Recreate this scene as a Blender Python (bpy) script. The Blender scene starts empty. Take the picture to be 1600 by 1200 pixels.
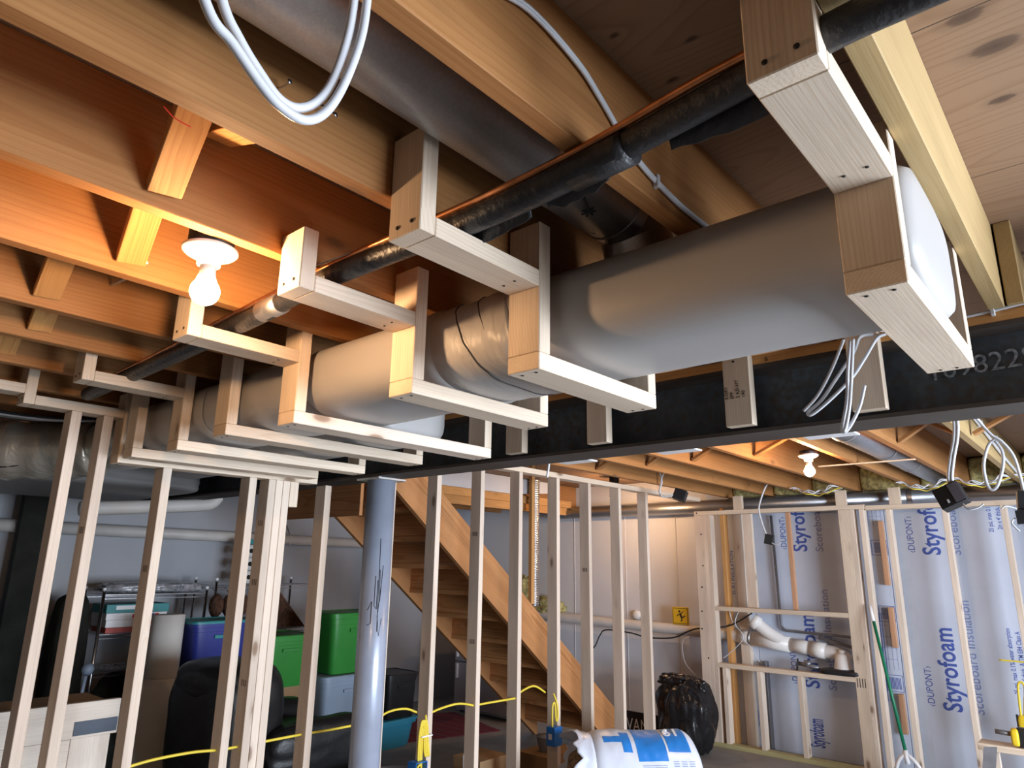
import bpy, bmesh, math, random
from mathutils import Vector, Matrix, noise

# ---------------------------------------------------------------- camera, sky, lamps, exposure
H = 1.58                                  # height of the camera above the floor; coordinates below are written from the lens height
S = bpy.context.scene
COL = S.collection
S.view_settings.view_transform = 'Standard'
S.view_settings.look = 'None'
S.view_settings.gamma = 1
S.view_settings.exposure = 0.0

cd = bpy.data.cameras.new('camera')
cam = bpy.data.objects.new('camera', cd)
COL.objects.link(cam)
cd.sensor_width = 36.0
cd.lens = 1078.585 * 36.0 / 1600.0
cd.clip_start = 0.02
yaw, pit, roll = math.radians(41.2298725), math.radians(14.7164703), math.radians(0.8332231)
fw = Vector((math.cos(pit) * math.cos(yaw), math.cos(pit) * math.sin(yaw), math.sin(pit)))
rt = Vector((math.sin(yaw), -math.cos(yaw), 0))
up = rt.cross(fw)
r2 = math.cos(roll) * rt + math.sin(roll) * up
u2 = -math.sin(roll) * rt + math.cos(roll) * up
M = Matrix((r2, u2, -fw)).transposed().to_4x4()
M.translation = Vector((0, 0, H))
cam.matrix_world = M
S.camera = cam

w = bpy.data.worlds.new('world')
S.world = w
w.use_nodes = True
w.node_tree.nodes['Background'].inputs[0].default_value = (1.0, 0.84, 0.70, 1)
w.node_tree.nodes['Background'].inputs[1].default_value = 0.13


def area(name, loc, size, energy, col, direction):
    l = bpy.data.lights.new(name, 'AREA')
    l.shape = 'RECTANGLE'
    l.size, l.size_y = size
    l.energy = energy
    l.color = col
    o = bpy.data.objects.new(name, l)
    COL.objects.link(o)
    o.location = loc
    o.rotation_euler = Vector(direction).to_track_quat('-Z', 'Y').to_euler()
    return o


# daylight through the wide patio window of the side wall (out of the frame on the right)
area('window_daylight', (2.9, -3.35, 1.15), (3.4, 1.7), 600, (0.77, 0.87, 1.0), (0, 1, 0))

try:
    S.cycles.max_bounces = 8
    S.cycles.diffuse_bounces = 5
    S.cycles.sample_clamp_indirect = 8
    S.cycles.caustics_reflective = False
    S.cycles.caustics_refractive = False
except Exception:
    pass
BULB_STRENGTH = 600.0
BULB_COL = (1.0, 0.60, 0.31, 1)

# ---------------------------------------------------------------- materials
MATS = {}


def newmat(name):
    m = bpy.data.materials.new(name)
    m.use_nodes = True
    nt = m.node_tree
    b = nt.nodes['Principled BSDF']
    return m, nt, b


def N(nt, t, **kw):
    n = nt.nodes.new(t)
    for k, v in kw.items():
        if k.startswith('i_'):
            n.inputs[int(k[2:])].default_value = v
        else:
            setattr(n, k, v)
    return n


def ramp(nt, stops):
    r = nt.nodes.new('ShaderNodeValToRGB')
    e = r.color_ramp.elements
    while len(e) < len(stops):
        e.new(0.5)
    for i, (p, c) in enumerate(stops):
        e[i].position = p
        e[i].color = c if len(c) == 4 else (*c, 1)
    return r


def mixc(nt, a, b, fac, mode='MIX'):
    m = nt.nodes.new('ShaderNodeMix')
    m.data_type = 'RGBA'
    m.blend_type = mode
    L = nt.links
    for s, v in ((0, fac), (6, a), (7, b)):
        if isinstance(v, (int, float)):
            m.inputs[s].default_value = v
        elif isinstance(v, tuple):
            m.inputs[s].default_value = v if len(v) == 4 else (*v, 1)
        else:
            L.new(v, m.inputs[s])
    return m.outputs[2]


def math_(nt, op, a, b=0.0, c=None):
    m = nt.nodes.new('ShaderNodeMath')
    m.operation = op
    for s, v in ((0, a), (1, b), (2, c)):
        if v is None:
            continue
        if isinstance(v, (int, float)):
            m.inputs[s].default_value = v
        else:
            nt.links.new(v, m.inputs[s])
    return m.outputs[0]


def wood(name, light, dark, knot=(0.16, 0.08, 0.035), scale=52.0, contrast=0.75, knots=1.0, rough=0.62, spread=0.16, stretch=0.10):
    m, nt, b = newmat(name)
    L = nt.links
    tc = N(nt, 'ShaderNodeTexCoord')
    oi = N(nt, 'ShaderNodeObjectInfo')
    # each board is cut from its own place in the log
    rnd = N(nt, 'ShaderNodeCombineXYZ')
    L.new(math_(nt, 'MULTIPLY', oi.outputs['Random'], 31.0), rnd.inputs[0])
    L.new(math_(nt, 'MULTIPLY_ADD', math_(nt, 'FRACT', math_(nt, 'MULTIPLY', oi.outputs['Random'], 17.3)), 0.10, 0.012), rnd.inputs[1])
    L.new(math_(nt, 'MULTIPLY_ADD', math_(nt, 'FRACT', math_(nt, 'MULTIPLY', oi.outputs['Random'], 41.7)), 0.12, -0.05), rnd.inputs[2])
    add = N(nt, 'ShaderNodeVectorMath', operation='ADD')
    L.new(tc.outputs['Object'], add.inputs[0])
    L.new(rnd.outputs[0], add.inputs[1])
    # knots
    mk = N(nt, 'ShaderNodeMapping')
    mk.inputs['Scale'].default_value = (3.6, 8.5, 8.5)
    L.new(add.outputs[0], mk.inputs[0])
    vo = N(nt, 'ShaderNodeTexVoronoi')
    vo.inputs['Scale'].default_value = 1.0
    L.new(mk.outputs[0], vo.inputs['Vector'])
    sep = N(nt, 'ShaderNodeSeparateColor')
    L.new(vo.outputs['Color'], sep.inputs[0])
    gate = math_(nt, 'GREATER_THAN', sep.outputs[0], 0.52)
    kd = ramp(nt, [(0.0, (1, 1, 1)), (0.095, (0.85,) * 3), (0.14, (0.25,) * 3), (0.24, (0, 0, 0))])
    L.new(vo.outputs['Distance'], kd.inputs[0])
    kf = math_(nt, 'MULTIPLY', math_(nt, 'MULTIPLY', kd.outputs[0], gate), knots)
    # growth rings, pushed aside by the knots
    mr = N(nt, 'ShaderNodeMapping')
    mr.inputs['Scale'].default_value = (stretch, 1, 1)
    L.new(add.outputs[0], mr.inputs[0])
    nz = N(nt, 'ShaderNodeTexNoise')
    nz.inputs['Scale'].default_value = 9.0
    nz.inputs['Detail'].default_value = 2.0
    L.new(mr.outputs[0], nz.inputs['Vector'])
    off = N(nt, 'ShaderNodeVectorMath', operation='SCALE')
    L.new(nz.outputs['Color'], off.inputs[0])
    off.inputs['Scale'].default_value = 0.055
    kpush = ramp(nt, [(0.0, (1, 1, 1)), (0.45, (0, 0, 0))])
    L.new(vo.outputs['Distance'], kpush.inputs[0])
    kps = N(nt, 'ShaderNodeVectorMath', operation='SCALE')
    L.new(kpush.outputs[0], kps.inputs[0])
    L.new(math_(nt, 'MULTIPLY', gate, 0.012), kps.inputs['Scale'])
    a2 = N(nt, 'ShaderNodeVectorMath', operation='ADD')
    L.new(mr.outputs[0], a2.inputs[0])
    L.new(off.outputs[0], a2.inputs[1])
    a3 = N(nt, 'ShaderNodeVectorMath', operation='ADD')
    L.new(a2.outputs[0], a3.inputs[0])
    L.new(kps.outputs[0], a3.inputs[1])
    wv = N(nt, 'ShaderNodeTexWave', wave_type='RINGS', rings_direction='X', wave_profile='SAW')
    wv.inputs['Scale'].default_value = scale
    wv.inputs['Distortion'].default_value = 1.4
    wv.inputs['Detail'].default_value = 1.0
    wv.inputs['Detail Scale'].default_value = 0.6
    L.new(a3.outputs[0], wv.inputs['Vector'])
    rr = ramp(nt, [(0.0, (0, 0, 0)), (0.55, (0.25,) * 3), (0.90, (1, 1, 1)), (1.0, (0, 0, 0))])
    L.new(wv.outputs['Fac'], rr.inputs[0])
    # fibre
    mf = N(nt, 'ShaderNodeMapping')
    mf.inputs['Scale'].default_value = (6, 260, 260)
    L.new(add.outputs[0], mf.inputs[0])
    nf = N(nt, 'ShaderNodeTexNoise')
    nf.inputs['Scale'].default_value = 1.0
    L.new(mf.outputs[0], nf.inputs['Vector'])
    ms = N(nt, 'ShaderNodeMapping')
    ms.inputs['Scale'].default_value = (1.3, 9, 9)
    L.new(add.outputs[0], ms.inputs[0])
    ns = N(nt, 'ShaderNodeTexNoise')
    ns.inputs['Scale'].default_value = 1.0
    ns.inputs['Detail'].default_value = 3.0
    L.new(ms.outputs[0], ns.inputs['Vector'])
    f1 = math_(nt, 'MULTIPLY', rr.outputs[0], contrast)
    c = mixc(nt, light, dark, f1)
    c = mixc(nt, c, tuple(x * 0.80 for x in dark[:3]), math_(nt, 'MULTIPLY', math_(nt, 'SUBTRACT', nf.outputs[0], 0.42), 0.9))
    st = ramp(nt, [(0.35, (0.86, 0.84, 0.82)), (0.65, (1.06, 1.05, 1.03))])
    L.new(ns.outputs[0], st.inputs[0])
    c = mixc(nt, c, st.outputs[0], 1.0, 'MULTIPLY')
    hv = N(nt, 'ShaderNodeHueSaturation')
    L.new(math_(nt, 'MULTIPLY_ADD', oi.outputs['Random'], spread, 1 - spread * 0.5), hv.inputs['Value'])
    L.new(c, hv.inputs['Color'])
    c = mixc(nt, hv.outputs[0], knot, math_(nt, 'MULTIPLY', kf, 0.85))
    L.new(c, b.inputs['Base Color'])
    b.inputs['Roughness'].default_value = rough
    b.inputs['Specular IOR Level'].default_value = 0.25
    bp = N(nt, 'ShaderNodeBump')
    bp.inputs['Strength'].default_value = 0.12
    bp.inputs['Distance'].default_value = 0.002
    L.new(nf.outputs[0], bp.inputs['Height'])
    L.new(bp.outputs[0], b.inputs['Normal'])
    MATS[name] = m
    return m


def plain(name, col, rough=0.5, metal=0.0, noise_amt=0.12, nscale=12.0, bump=0.0, bscale=30.0, spec=0.4, coat=0.0, col2=None, stretch=(1, 1, 1)):
    m, nt, b = newmat(name)
    L = nt.links
    tc = N(nt, 'ShaderNodeTexCoord')
    mp = N(nt, 'ShaderNodeMapping')
    mp.inputs['Scale'].default_value = stretch
    L.new(tc.outputs['Object'], mp.inputs[0])
    nz = N(nt, 'ShaderNodeTexNoise')
    nz.inputs['Scale'].default_value = nscale
    nz.inputs['Detail'].default_value = 4.0
    L.new(mp.outputs[0], nz.inputs['Vector'])
    c2 = col2 or tuple(max(0, x * (1 - noise_amt * 2)) for x in col)
    r = ramp(nt, [(0.35, c2), (0.65, col)])
    L.new(nz.outputs[0], r.inputs[0])
    L.new(r.outputs[0], b.inputs['Base Color'])
    b.inputs['Roughness'].default_value = rough
    b.inputs['Metallic'].default_value = metal
    b.inputs['Specular IOR Level'].default_value = spec
    b.inputs['Coat Weight'].default_value = coat
    if bump:
        n2 = N(nt, 'ShaderNodeTexNoise')
        n2.inputs['Scale'].default_value = bscale
        n2.inputs['Detail'].default_value = 3.0
        L.new(mp.outputs[0], n2.inputs['Vector'])
        bp = N(nt, 'ShaderNodeBump')
        bp.inputs['Strength'].default_value = bump
        bp.inputs['Distance'].default_value = 0.01
        L.new(n2.outputs[0], bp.inputs['Height'])
        L.new(bp.outputs[0], b.inputs['Normal'])
    MATS[name] = m
    return m


SPRUCE = wood('pale_spruce', (0.72, 0.61, 0.49), (0.58, 0.43, 0.30), contrast=0.5)
STUD = wood('stud_spruce', (0.74, 0.63, 0.53), (0.60, 0.46, 0.35), contrast=0.42, scale=60)
JOIST = wood('joist_fir', (0.40, 0.19, 0.068), (0.30, 0.12, 0.036), contrast=0.5, scale=30, knots=1.0, stretch=0.05)
YELLOW = wood('joist_yellow', (0.42, 0.30, 0.145), (0.34, 0.22, 0.09), contrast=0.35, scale=24, knots=0.5)
FIR = wood('stair_fir', (0.56, 0.27, 0.11), (0.38, 0.15, 0.05), contrast=0.8, scale=26, knots=0.3, stretch=0.07)
ROUGHFIR = wood('bridging_fir', (0.62, 0.33, 0.12), (0.44, 0.19, 0.06), contrast=0.6, scale=45, knots=0.4)
CEDAR = wood('cedar_shim', (0.62, 0.36, 0.22), (0.48, 0.25, 0.14), contrast=0.5, knots=0.2)
TREATED = wood('treated_plate', (0.46, 0.42, 0.22), (0.36, 0.30, 0.15), contrast=0.5)


def plywood():
    m, nt, b = newmat('subfloor_plywood')
    L = nt.links
    tc = N(nt, 'ShaderNodeTexCoord')
    mp = N(nt, 'ShaderNodeMapping')
    mp.inputs['Scale'].default_value = (1.9, 0.30, 1)
    L.new(tc.outputs['Object'], mp.inputs[0])
    nz = N(nt, 'ShaderNodeTexNoise')
    nz.inputs['Scale'].default_value = 1.6
    nz.inputs['Detail'].default_value = 2.0
    nz.inputs['Roughness'].default_value = 0.35
    L.new(mp.outputs[0], nz.inputs['Vector'])
    fr = math_(nt, 'FRACT', math_(nt, 'MULTIPLY', nz.outputs[0], 42.0))
    rr = ramp(nt, [(0.0, (0, 0, 0)), (0.6, (0.12,) * 3), (0.9, (1, 1, 1)), (1.0, (0, 0, 0))])
    L.new(fr, rr.inputs[0])
    c = mixc(nt, (0.27, 0.168, 0.10), (0.18, 0.095, 0.05), math_(nt, 'MULTIPLY', rr.outputs[0], 0.55))
    mf = N(nt, 'ShaderNodeMapping')
    mf.inputs['Scale'].default_value = (220, 5, 1)
    L.new(tc.outputs['Object'], mf.inputs[0])
    nf = N(nt, 'ShaderNodeTexNoise')
    nf.inputs['Scale'].default_value = 1.0
    L.new(mf.outputs[0], nf.inputs['Vector'])
    c = mixc(nt, c, (0.30, 0.17, 0.09), math_(nt, 'MULTIPLY', math_(nt, 'SUBTRACT', nf.outputs[0], 0.4), 0.8))
    sxp = N(nt, 'ShaderNodeSeparateXYZ')
    L.new(tc.outputs['Object'], sxp.inputs[0])
    mk = N(nt, 'ShaderNodeMapping')
    mk.inputs['Scale'].default_value = (5.5, 3.1, 1)
    mk.inputs['Location'].default_value = (0.55, 0.31, 0)
    L.new(tc.outputs['Object'], mk.inputs[0])
    vo = N(nt, 'ShaderNodeTexVoronoi')
    vo.inputs['Scale'].default_value = 1.0
    L.new(mk.outputs[0], vo.inputs['Vector'])
    sep = N(nt, 'ShaderNodeSeparateColor')
    L.new(vo.outputs['Color'], sep.inputs[0])
    kd = ramp(nt, [(0.0, (1, 1, 1)), (0.09, (0.9,) * 3), (0.13, (0.3,) * 3), (0.26, (0, 0, 0))])
    L.new(vo.outputs['Distance'], kd.inputs[0])
    kf = math_(nt, 'MULTIPLY', kd.outputs[0], math_(nt, 'GREATER_THAN', sep.outputs[0], 0.45))
    c = mixc(nt, c, (0.13, 0.07, 0.035), math_(nt, 'MULTIPLY', kf, 0.9))
    # the large knots of the sheets
    for kx, ky, kr in ((1.238, 0.070, 0.020), (1.351, 0.041, 0.026), (1.532, 0.052, 0.016), (0.983, 0.448, 0.007), (0.889, 0.549, 0.006), (1.06, 0.527, 0.008), (1.257, 0.30, 0.006), (1.45, 0.36, 0.007), (1.9, -0.05, 0.02), (2.4, 0.1, 0.015)):
        dx = math_(nt, 'MULTIPLY', math_(nt, 'SUBTRACT', sxp.outputs[0], kx - 1.85), 1.0)
        dy = math_(nt, 'MULTIPLY', math_(nt, 'SUBTRACT', sxp.outputs[1], ky - 1.95), 0.55)
        wob = math_(nt, 'MULTIPLY', math_(nt, 'SUBTRACT', nf.outputs[0], 0.5), 0.010)
        dd = math_(nt, 'ADD', math_(nt, 'SQRT', math_(nt, 'ADD', math_(nt, 'MULTIPLY', dx, dx), math_(nt, 'MULTIPLY', dy, dy))), wob)
        kk = ramp(nt, [(0.0, (1, 1, 1)), (0.42, (0.8,) * 3), (0.55, (0.25,) * 3), (1.0, (0, 0, 0))])
        L.new(math_(nt, 'DIVIDE', dd, kr * 1.6), kk.inputs[0])
        c = mixc(nt, c, (0.055, 0.028, 0.016), math_(nt, 'MULTIPLY', kk.outputs[0], 0.92))
    # sheet joints
    sx = N(nt, 'ShaderNodeSeparateXYZ')
    L.new(tc.outputs['Object'], sx.inputs[0])
    for ax, per, offs in ((0, 0.61, 0.02), (1, 2.44, 0.93)):
        f = math_(nt, 'FRACT', math_(nt, 'DIVIDE', math_(nt, 'ADD', sx.outputs[ax], 10 * per + offs), per))
        line = math_(nt, 'LESS_THAN', f, 0.003 / per)
        c = mixc(nt, c, (0.05, 0.028, 0.015), line)
    L.new(c, b.inputs['Base Color'])
    b.inputs['Roughness'].default_value = 0.7
    return m


PLY = plywood()


def galvanized(name, base=(0.55, 0.56, 0.58), dark=(0.30, 0.31, 0.33), rough=0.36):
    m, nt, b = newmat(name)
    L = nt.links
    tc = N(nt, 'ShaderNodeTexCoord')
    vo = N(nt, 'ShaderNodeTexVoronoi')
    vo.inputs['Scale'].default_value = 260.0
    L.new(tc.outputs['Object'], vo.inputs['Vector'])
    sep = N(nt, 'ShaderNodeSeparateColor')
    L.new(vo.outputs['Color'], sep.inputs[0])
    nz = N(nt, 'ShaderNodeTexNoise')
    nz.inputs['Scale'].default_value = 7.0
    nz.inputs['Detail'].default_value = 4
    L.new(tc.outputs['Object'], nz.inputs['Vector'])
    f = math_(nt, 'ADD', math_(nt, 'MULTIPLY', sep.outputs[0], 0.35), math_(nt, 'MULTIPLY', nz.outputs[0], 0.65))
    L.new(mixc(nt, dark, base, f), b.inputs['Base Color'])
    b.inputs['Metallic'].default_value = 0.9
    b.inputs['Roughness'].default_value = rough
    return m


GALV = galvanized('galvanized_steel')
GALV_DARK = galvanized('galvanized_steel_dull', (0.66, 0.65, 0.64), (0.46, 0.455, 0.45), 0.38)


def beam_steel():
    m, nt, b = newmat('mill_scale_steel')
    L = nt.links
    tc = N(nt, 'ShaderNodeTexCoord')
    n1 = N(nt, 'ShaderNodeTexNoise')
    n1.inputs['Scale'].default_value = 3.0
    n1.inputs['Detail'].default_value = 6
    n1.inputs['Roughness'].default_value = 0.7
    L.new(tc.outputs['Object'], n1.inputs['Vector'])
    n2 = N(nt, 'ShaderNodeTexNoise')
    n2.inputs['Scale'].default_value = 40.0
    n2.inputs['Detail'].default_value = 5
    L.new(tc.outputs['Object'], n2.inputs['Vector'])
    r1 = ramp(nt, [(0.4, (0.048, 0.060, 0.072)), (0.62, (0.105, 0.128, 0.145))])
    L.new(n1.outputs[0], r1.inputs[0])
    r2 = ramp(nt, [(0.50, (0, 0, 0)), (0.66, (1, 1, 1))])
    L.new(math_(nt, 'ADD', math_(nt, 'MULTIPLY', n2.outputs[0], 0.55), math_(nt, 'MULTIPLY', n1.outputs[0], 0.5)), r2.inputs[0])
    sz = N(nt, 'ShaderNodeSeparateXYZ')
    L.new(tc.outputs['Object'], sz.inputs[0])
    fl = math_(nt, 'MULTIPLY', math_(nt, 'GREATER_THAN', math_(nt, 'ABSOLUTE', sz.outputs[2]), 0.098), 0.75)
    fac = math_(nt, 'MAXIMUM', math_(nt, 'MULTIPLY', r2.outputs[0], 0.7), fl)
    L.new(mixc(nt, r1.outputs[0], (0.075, 0.050, 0.034), fac), b.inputs['Base Color'])
    b.inputs['Roughness'].default_value = 0.7
    b.inputs['Specular IOR Level'].default_value = 0.2
    b.inputs['Metallic'].default_value = 0.1
    return m


BEAM = beam_steel()


def wrap_mat(name, col, rough=0.36, wr=0.5, sc=7.0, spec=0.5):
    m, nt, b = newmat(name)
    L = nt.links
    tc = N(nt, 'ShaderNodeTexCoord')
    mp = N(nt, 'ShaderNodeMapping')
    mp.inputs['Scale'].default_value = (1, 3.2, 1)
    L.new(tc.outputs['Object'], mp.inputs[0])
    nz = N(nt, 'ShaderNodeTexNoise')
    nz.inputs['Scale'].default_value = sc
    nz.inputs['Detail'].default_value = 2
    nz.inputs['Distortion'].default_value = 0.8
    L.new(mp.outputs[0], nz.inputs['Vector'])
    b.inputs['Base Color'].default_value = (*col, 1)
    b.inputs['Roughness'].default_value = rough
    b.inputs['Specular IOR Level'].default_value = spec
    bp = N(nt, 'ShaderNodeBump')
    bp.inputs['Strength'].default_value = wr
    bp.inputs['Distance'].default_value = 0.006
    L.new(nz.outputs[0], bp.inputs['Height'])
    L.new(bp.outputs[0], b.inputs['Normal'])
    return m


WRAP = wrap_mat('grey_vinyl_duct_wrap', (0.40, 0.385, 0.375), 0.42, 0.12, 4.0, 0.35)
WRAPX = wrap_mat('creased_grey_duct_wrap', (0.40, 0.385, 0.375), 0.40, 0.5, 12.0, 0.35)
FOIL = wrap_mat('foil_duct_wrap', (0.52, 0.48, 0.40), 0.28, 0.7, 14.0, 0.7)
FOIL.node_tree.nodes['Principled BSDF'].inputs['Metallic'].default_value = 0.6
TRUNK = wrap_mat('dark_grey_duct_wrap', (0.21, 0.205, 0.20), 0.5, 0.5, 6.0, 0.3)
BLACKFOAM = plain('black_pipe_foam', (0.022, 0.022, 0.024), 0.42, 0, 0.2, 25, 0.35, 60, 0.5)
COPPER = plain('copper', (0.72, 0.30, 0.13), 0.32, 1.0, 0.2, 20)
PVC = plain('white_pvc', (0.80, 0.77, 0.74), 0.35, 0, 0.04, 6)
PVC_OLD = plain('aged_white_pvc', (0.66, 0.62, 0.58), 0.45, 0, 0.06, 5)
WHITEPL = plain('white_plastic', (0.86, 0.86, 0.88), 0.35, 0, 0.02, 6)
PORC = plain('white_porcelain', (0.85, 0.82, 0.78), 0.2, 0, 0.02, 6, coat=0.4)
BLACKPL = plain('black_plastic', (0.018, 0.018, 0.020), 0.45, 0, 0.1, 12)
BLACKBAG = plain('black_bag_plastic', (0.012, 0.012, 0.014), 0.22, 0, 0.1, 12, 0.55, 14, 0.6)
LEATHER = plain('black_leather', (0.016, 0.016, 0.017), 0.38, 0, 0.1, 20, 0.15, 60, 0.4)
CABLE = plain('white_cable_sheath', (0.62, 0.63, 0.66), 0.38, 0, 0.03, 8)
YCABLE = plain('yellow_cable_sheath', (0.80, 0.62, 0.06), 0.42, 0, 0.05, 8)
BLUEBOX = plain('blue_box_plastic', (0.02, 0.18, 0.62), 0.4, 0, 0.05, 8)
CHALK = plain('white_chalk', (0.34, 0.38, 0.42), 0.9, 0, 0.3, 90)
INKBLUE = plain('blue_print', (0.07, 0.12, 0.44), 0.7, 0, 0.1, 30)
INKPALE = plain('pale_blue_print', (0.28, 0.34, 0.62), 0.7, 0, 0.1, 30)
INKBLACK = plain('black_ink', (0.02, 0.02, 0.02), 0.7, 0, 0.1, 30)
INKWHITE = plain('white_ink', (0.8, 0.8, 0.82), 0.7, 0, 0.02, 30)
INKRED = plain('red_ink', (0.75, 0.05, 0.05), 0.7, 0, 0.05, 30)
FOAM = plain('foam_board_face', (0.60, 0.66, 0.79), 0.42, 0, 0.04, 3, 0.15, 3)
VINYL = plain('white_vinyl_insulation', (0.70, 0.69, 0.71), 0.45, 0, 0.04, 2, 0.35, 2.2)
CONC = plain('concrete_floor', (0.31, 0.305, 0.30), 0.6, 0, 0.12, 3.0, 0.05, 40)
CONCWALL = plain('concrete_wall', (0.42, 0.42, 0.43), 0.8, 0, 0.10, 3.0, 0.1, 20)
DRYWALL = plain('white_drywall', (0.72, 0.71, 0.72), 0.8, 0, 0.03, 3)
COLUMN = plain('grey_painted_steel', (0.36, 0.40, 0.50), 0.30, 0.15, 0.10, 5, coat=0.2)
GREEN = plain('green_tote_plastic', (0.035, 0.25, 0.04), 0.42, 0, 0.05, 5)
BLUE = plain('blue_tote_plastic', (0.022, 0.035, 0.25), 0.42, 0, 0.05, 5)
TEAL = plain('teal_tote_plastic', (0.05, 0.36, 0.58), 0.42, 0, 0.05, 5)
TEALLID = plain('teal_lid_plastic', (0.03, 0.26, 0.28), 0.42, 0, 0.05, 5)
GREY = plain('grey_tote_plastic', (0.26, 0.33, 0.43), 0.45, 0, 0.05, 5)
CHROME = plain('chrome_wire', (0.62, 0.62, 0.64), 0.2, 1.0, 0.05, 5)
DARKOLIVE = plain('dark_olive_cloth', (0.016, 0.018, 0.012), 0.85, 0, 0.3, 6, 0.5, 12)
CARD = plain('brown_cardboard', (0.36, 0.22, 0.11), 0.8, 0, 0.06, 5)
BRUSH = plain('brown_plush', (0.10, 0.045, 0.025), 0.95, 0, 0.25, 40, 0.4, 90)
PAPER = plain('white_paper_roll', (0.72, 0.70, 0.66), 0.85, 0, 0.04, 5)
APPL = plain('white_appliance_enamel', (0.50, 0.51, 0.56), 0.35, 0, 0.03, 3)
FIBER = plain('yellow_fibreglass', (0.60, 0.52, 0.22), 0.95, 0, 0.3, 30, 0.8, 50)
BROWNFIBER = plain('brown_fibreglass', (0.34, 0.21, 0.12), 0.95, 0, 0.35, 40, 0.8, 60)
BAGWHITE = plain('white_bag_film', (0.72, 0.78, 0.90), 0.3, 0, 0.03, 6, 0.4, 9, 0.5)
BAGBLUE = plain('blue_bag_print', (0.03, 0.25, 0.75), 0.3, 0, 0.05, 6, 0.3, 9, 0.5)
SIGNYEL = plain('sign_yellow', (0.80, 0.50, 0.03), 0.5, 0, 0.04, 6)
BROOMGREEN = plain('green_broom_enamel', (0.01, 0.20, 0.10), 0.35, 0, 0.05, 6)
TOOLYEL = plain('tool_yellow', (0.85, 0.60, 0.03), 0.45, 0, 0.04, 6)
BRUSHED = plain('zinc_screw', (0.5, 0.5, 0.52), 0.35, 1.0, 0.05, 6)
PINKSHADE = plain('scrap_metal', (0.25, 0.25, 0.27), 0.4, 0.6, 0.1, 6)
WHITEWASH = wood('whitewashed_planks', (0.74, 0.66, 0.58), (0.60, 0.52, 0.44), contrast=0.4, scale=30, knots=0.4)


def emitter(name, col, s):
    m, nt, b = newmat(name)
    b.inputs['Base Color'].default_value = (1, 1, 1, 1)
    b.inputs['Emission Color'].default_value = col
    b.inputs['Emission Strength'].default_value = s
    return m


BULB = emitter('lit_bulb_glass', BULB_COL, BULB_STRENGTH)


def rug_mat():
    m, nt, b = newmat('striped_red_rug')
    L = nt.links
    tc = N(nt, 'ShaderNodeTexCoord')
    sx = N(nt, 'ShaderNodeSeparateXYZ')
    L.new(tc.outputs['Object'], sx.inputs[0])
    f = math_(nt, 'FRACT', math_(nt, 'MULTIPLY', sx.outputs[0], 7.0))
    r = ramp(nt, [(0.0, (0.20, 0.02, 0.03)), (0.35, (0.09, 0.02, 0.05)), (0.5, (0.26, 0.03, 0.04)), (0.62, (0.05, 0.03, 0.08)), (0.72, (0.30, 0.10, 0.05)), (0.78, (0.16, 0.02, 0.03)), (0.95, (0.10, 0.015, 0.03))])
    r.color_ramp.interpolation = 'CONSTANT'
    L.new(f, r.inputs[0])
    L.new(r.outputs[0], b.inputs['Base Color'])
    b.inputs['Roughness'].default_value = 0.95
    return m


RUG = rug_mat()

# ---------------------------------------------------------------- helpers
THINGS = []
WM = {}


def place(o, mw, parent):
    """put o at world matrix mw under parent (a thing's Empty or a part)"""
    WM[o.name] = mw.copy()
    if parent is not None:
        o.parent = parent
        o.matrix_basis = WM.get(parent.name, Matrix.Identity(4)).inverted() @ mw
    else:
        o.matrix_basis = mw



def thing(name, label, cat, group=None):
    o = bpy.data.objects.new(name, None)
    o.empty_display_size = 0.1
    COL.objects.link(o)
    o['label'] = label
    o['category'] = cat
    if group:
        o['group'] = group
    THINGS.append(o)
    return o


def tag(o, label, cat, group=None):
    o['label'] = label
    o['category'] = cat
    if group:
        o['group'] = group
    return o


def struct(o):
    o['kind'] = 'structure'
    return o


def finish(bm, name, mat, parent=None, mw=None, smooth=False):
    me = bpy.data.meshes.new(name)
    bmesh.ops.recalc_face_normals(bm, faces=bm.faces)
    bm.to_mesh(me)
    bm.free()
    for m in (mat if isinstance(mat, (list, tuple)) else [mat]):
        me.materials.append(m)
    if smooth:
        for p in me.polygons:
            p.use_smooth = True
    o = bpy.data.objects.new(name, me)
    COL.objects.link(o)
    place(o, mw or Matrix.Identity(4), parent)
    return o


def obox(name, c, axes, dims, mat, parent=None, bevel=0.0018):
    """a box with its grain along the first axis"""
    bm = bmesh.new()
    bmesh.ops.create_cube(bm, size=1.0)
    for v in bm.verts:
        v.co = Vector((v.co.x * dims[0], v.co.y * dims[1], v.co.z * dims[2]))
    if bevel:
        bv = min(bevel, min(dims) * 0.3)
        bmesh.ops.bevel(bm, geom=list(bm.edges), offset=bv, segments=1, affect='EDGES', profile=0.5)
    mw = Matrix((axes[0], axes[1], axes[2])).transposed().to_4x4()
    mw.translation = Vector((c[0], c[1], c[2] + H))
    return finish(bm, name, mat, parent, mw)


AX = {'x': (Vector((1, 0, 0)), Vector((0, 1, 0)), Vector((0, 0, 1))),
      'y': (Vector((0, 1, 0)), Vector((-1, 0, 0)), Vector((0, 0, 1))),
      'z': (Vector((0, 0, 1)), Vector((0, 1, 0)), Vector((-1, 0, 0)))}


def box(name, x, y, z, mat, parent=None, grain='x', bevel=0.0018):
    c = ((x[0] + x[1]) / 2, (y[0] + y[1]) / 2, (z[0] + z[1]) / 2)
    d = (abs(x[1] - x[0]), abs(y[1] - y[0]), abs(z[1] - z[0]))
    dd = {'x': (d[0], d[1], d[2]), 'y': (d[1], d[0], d[2]), 'z': (d[2], d[1], d[0])}[grain]
    return obox(name, c, AX[grain], dd, mat, parent, bevel)


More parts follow.
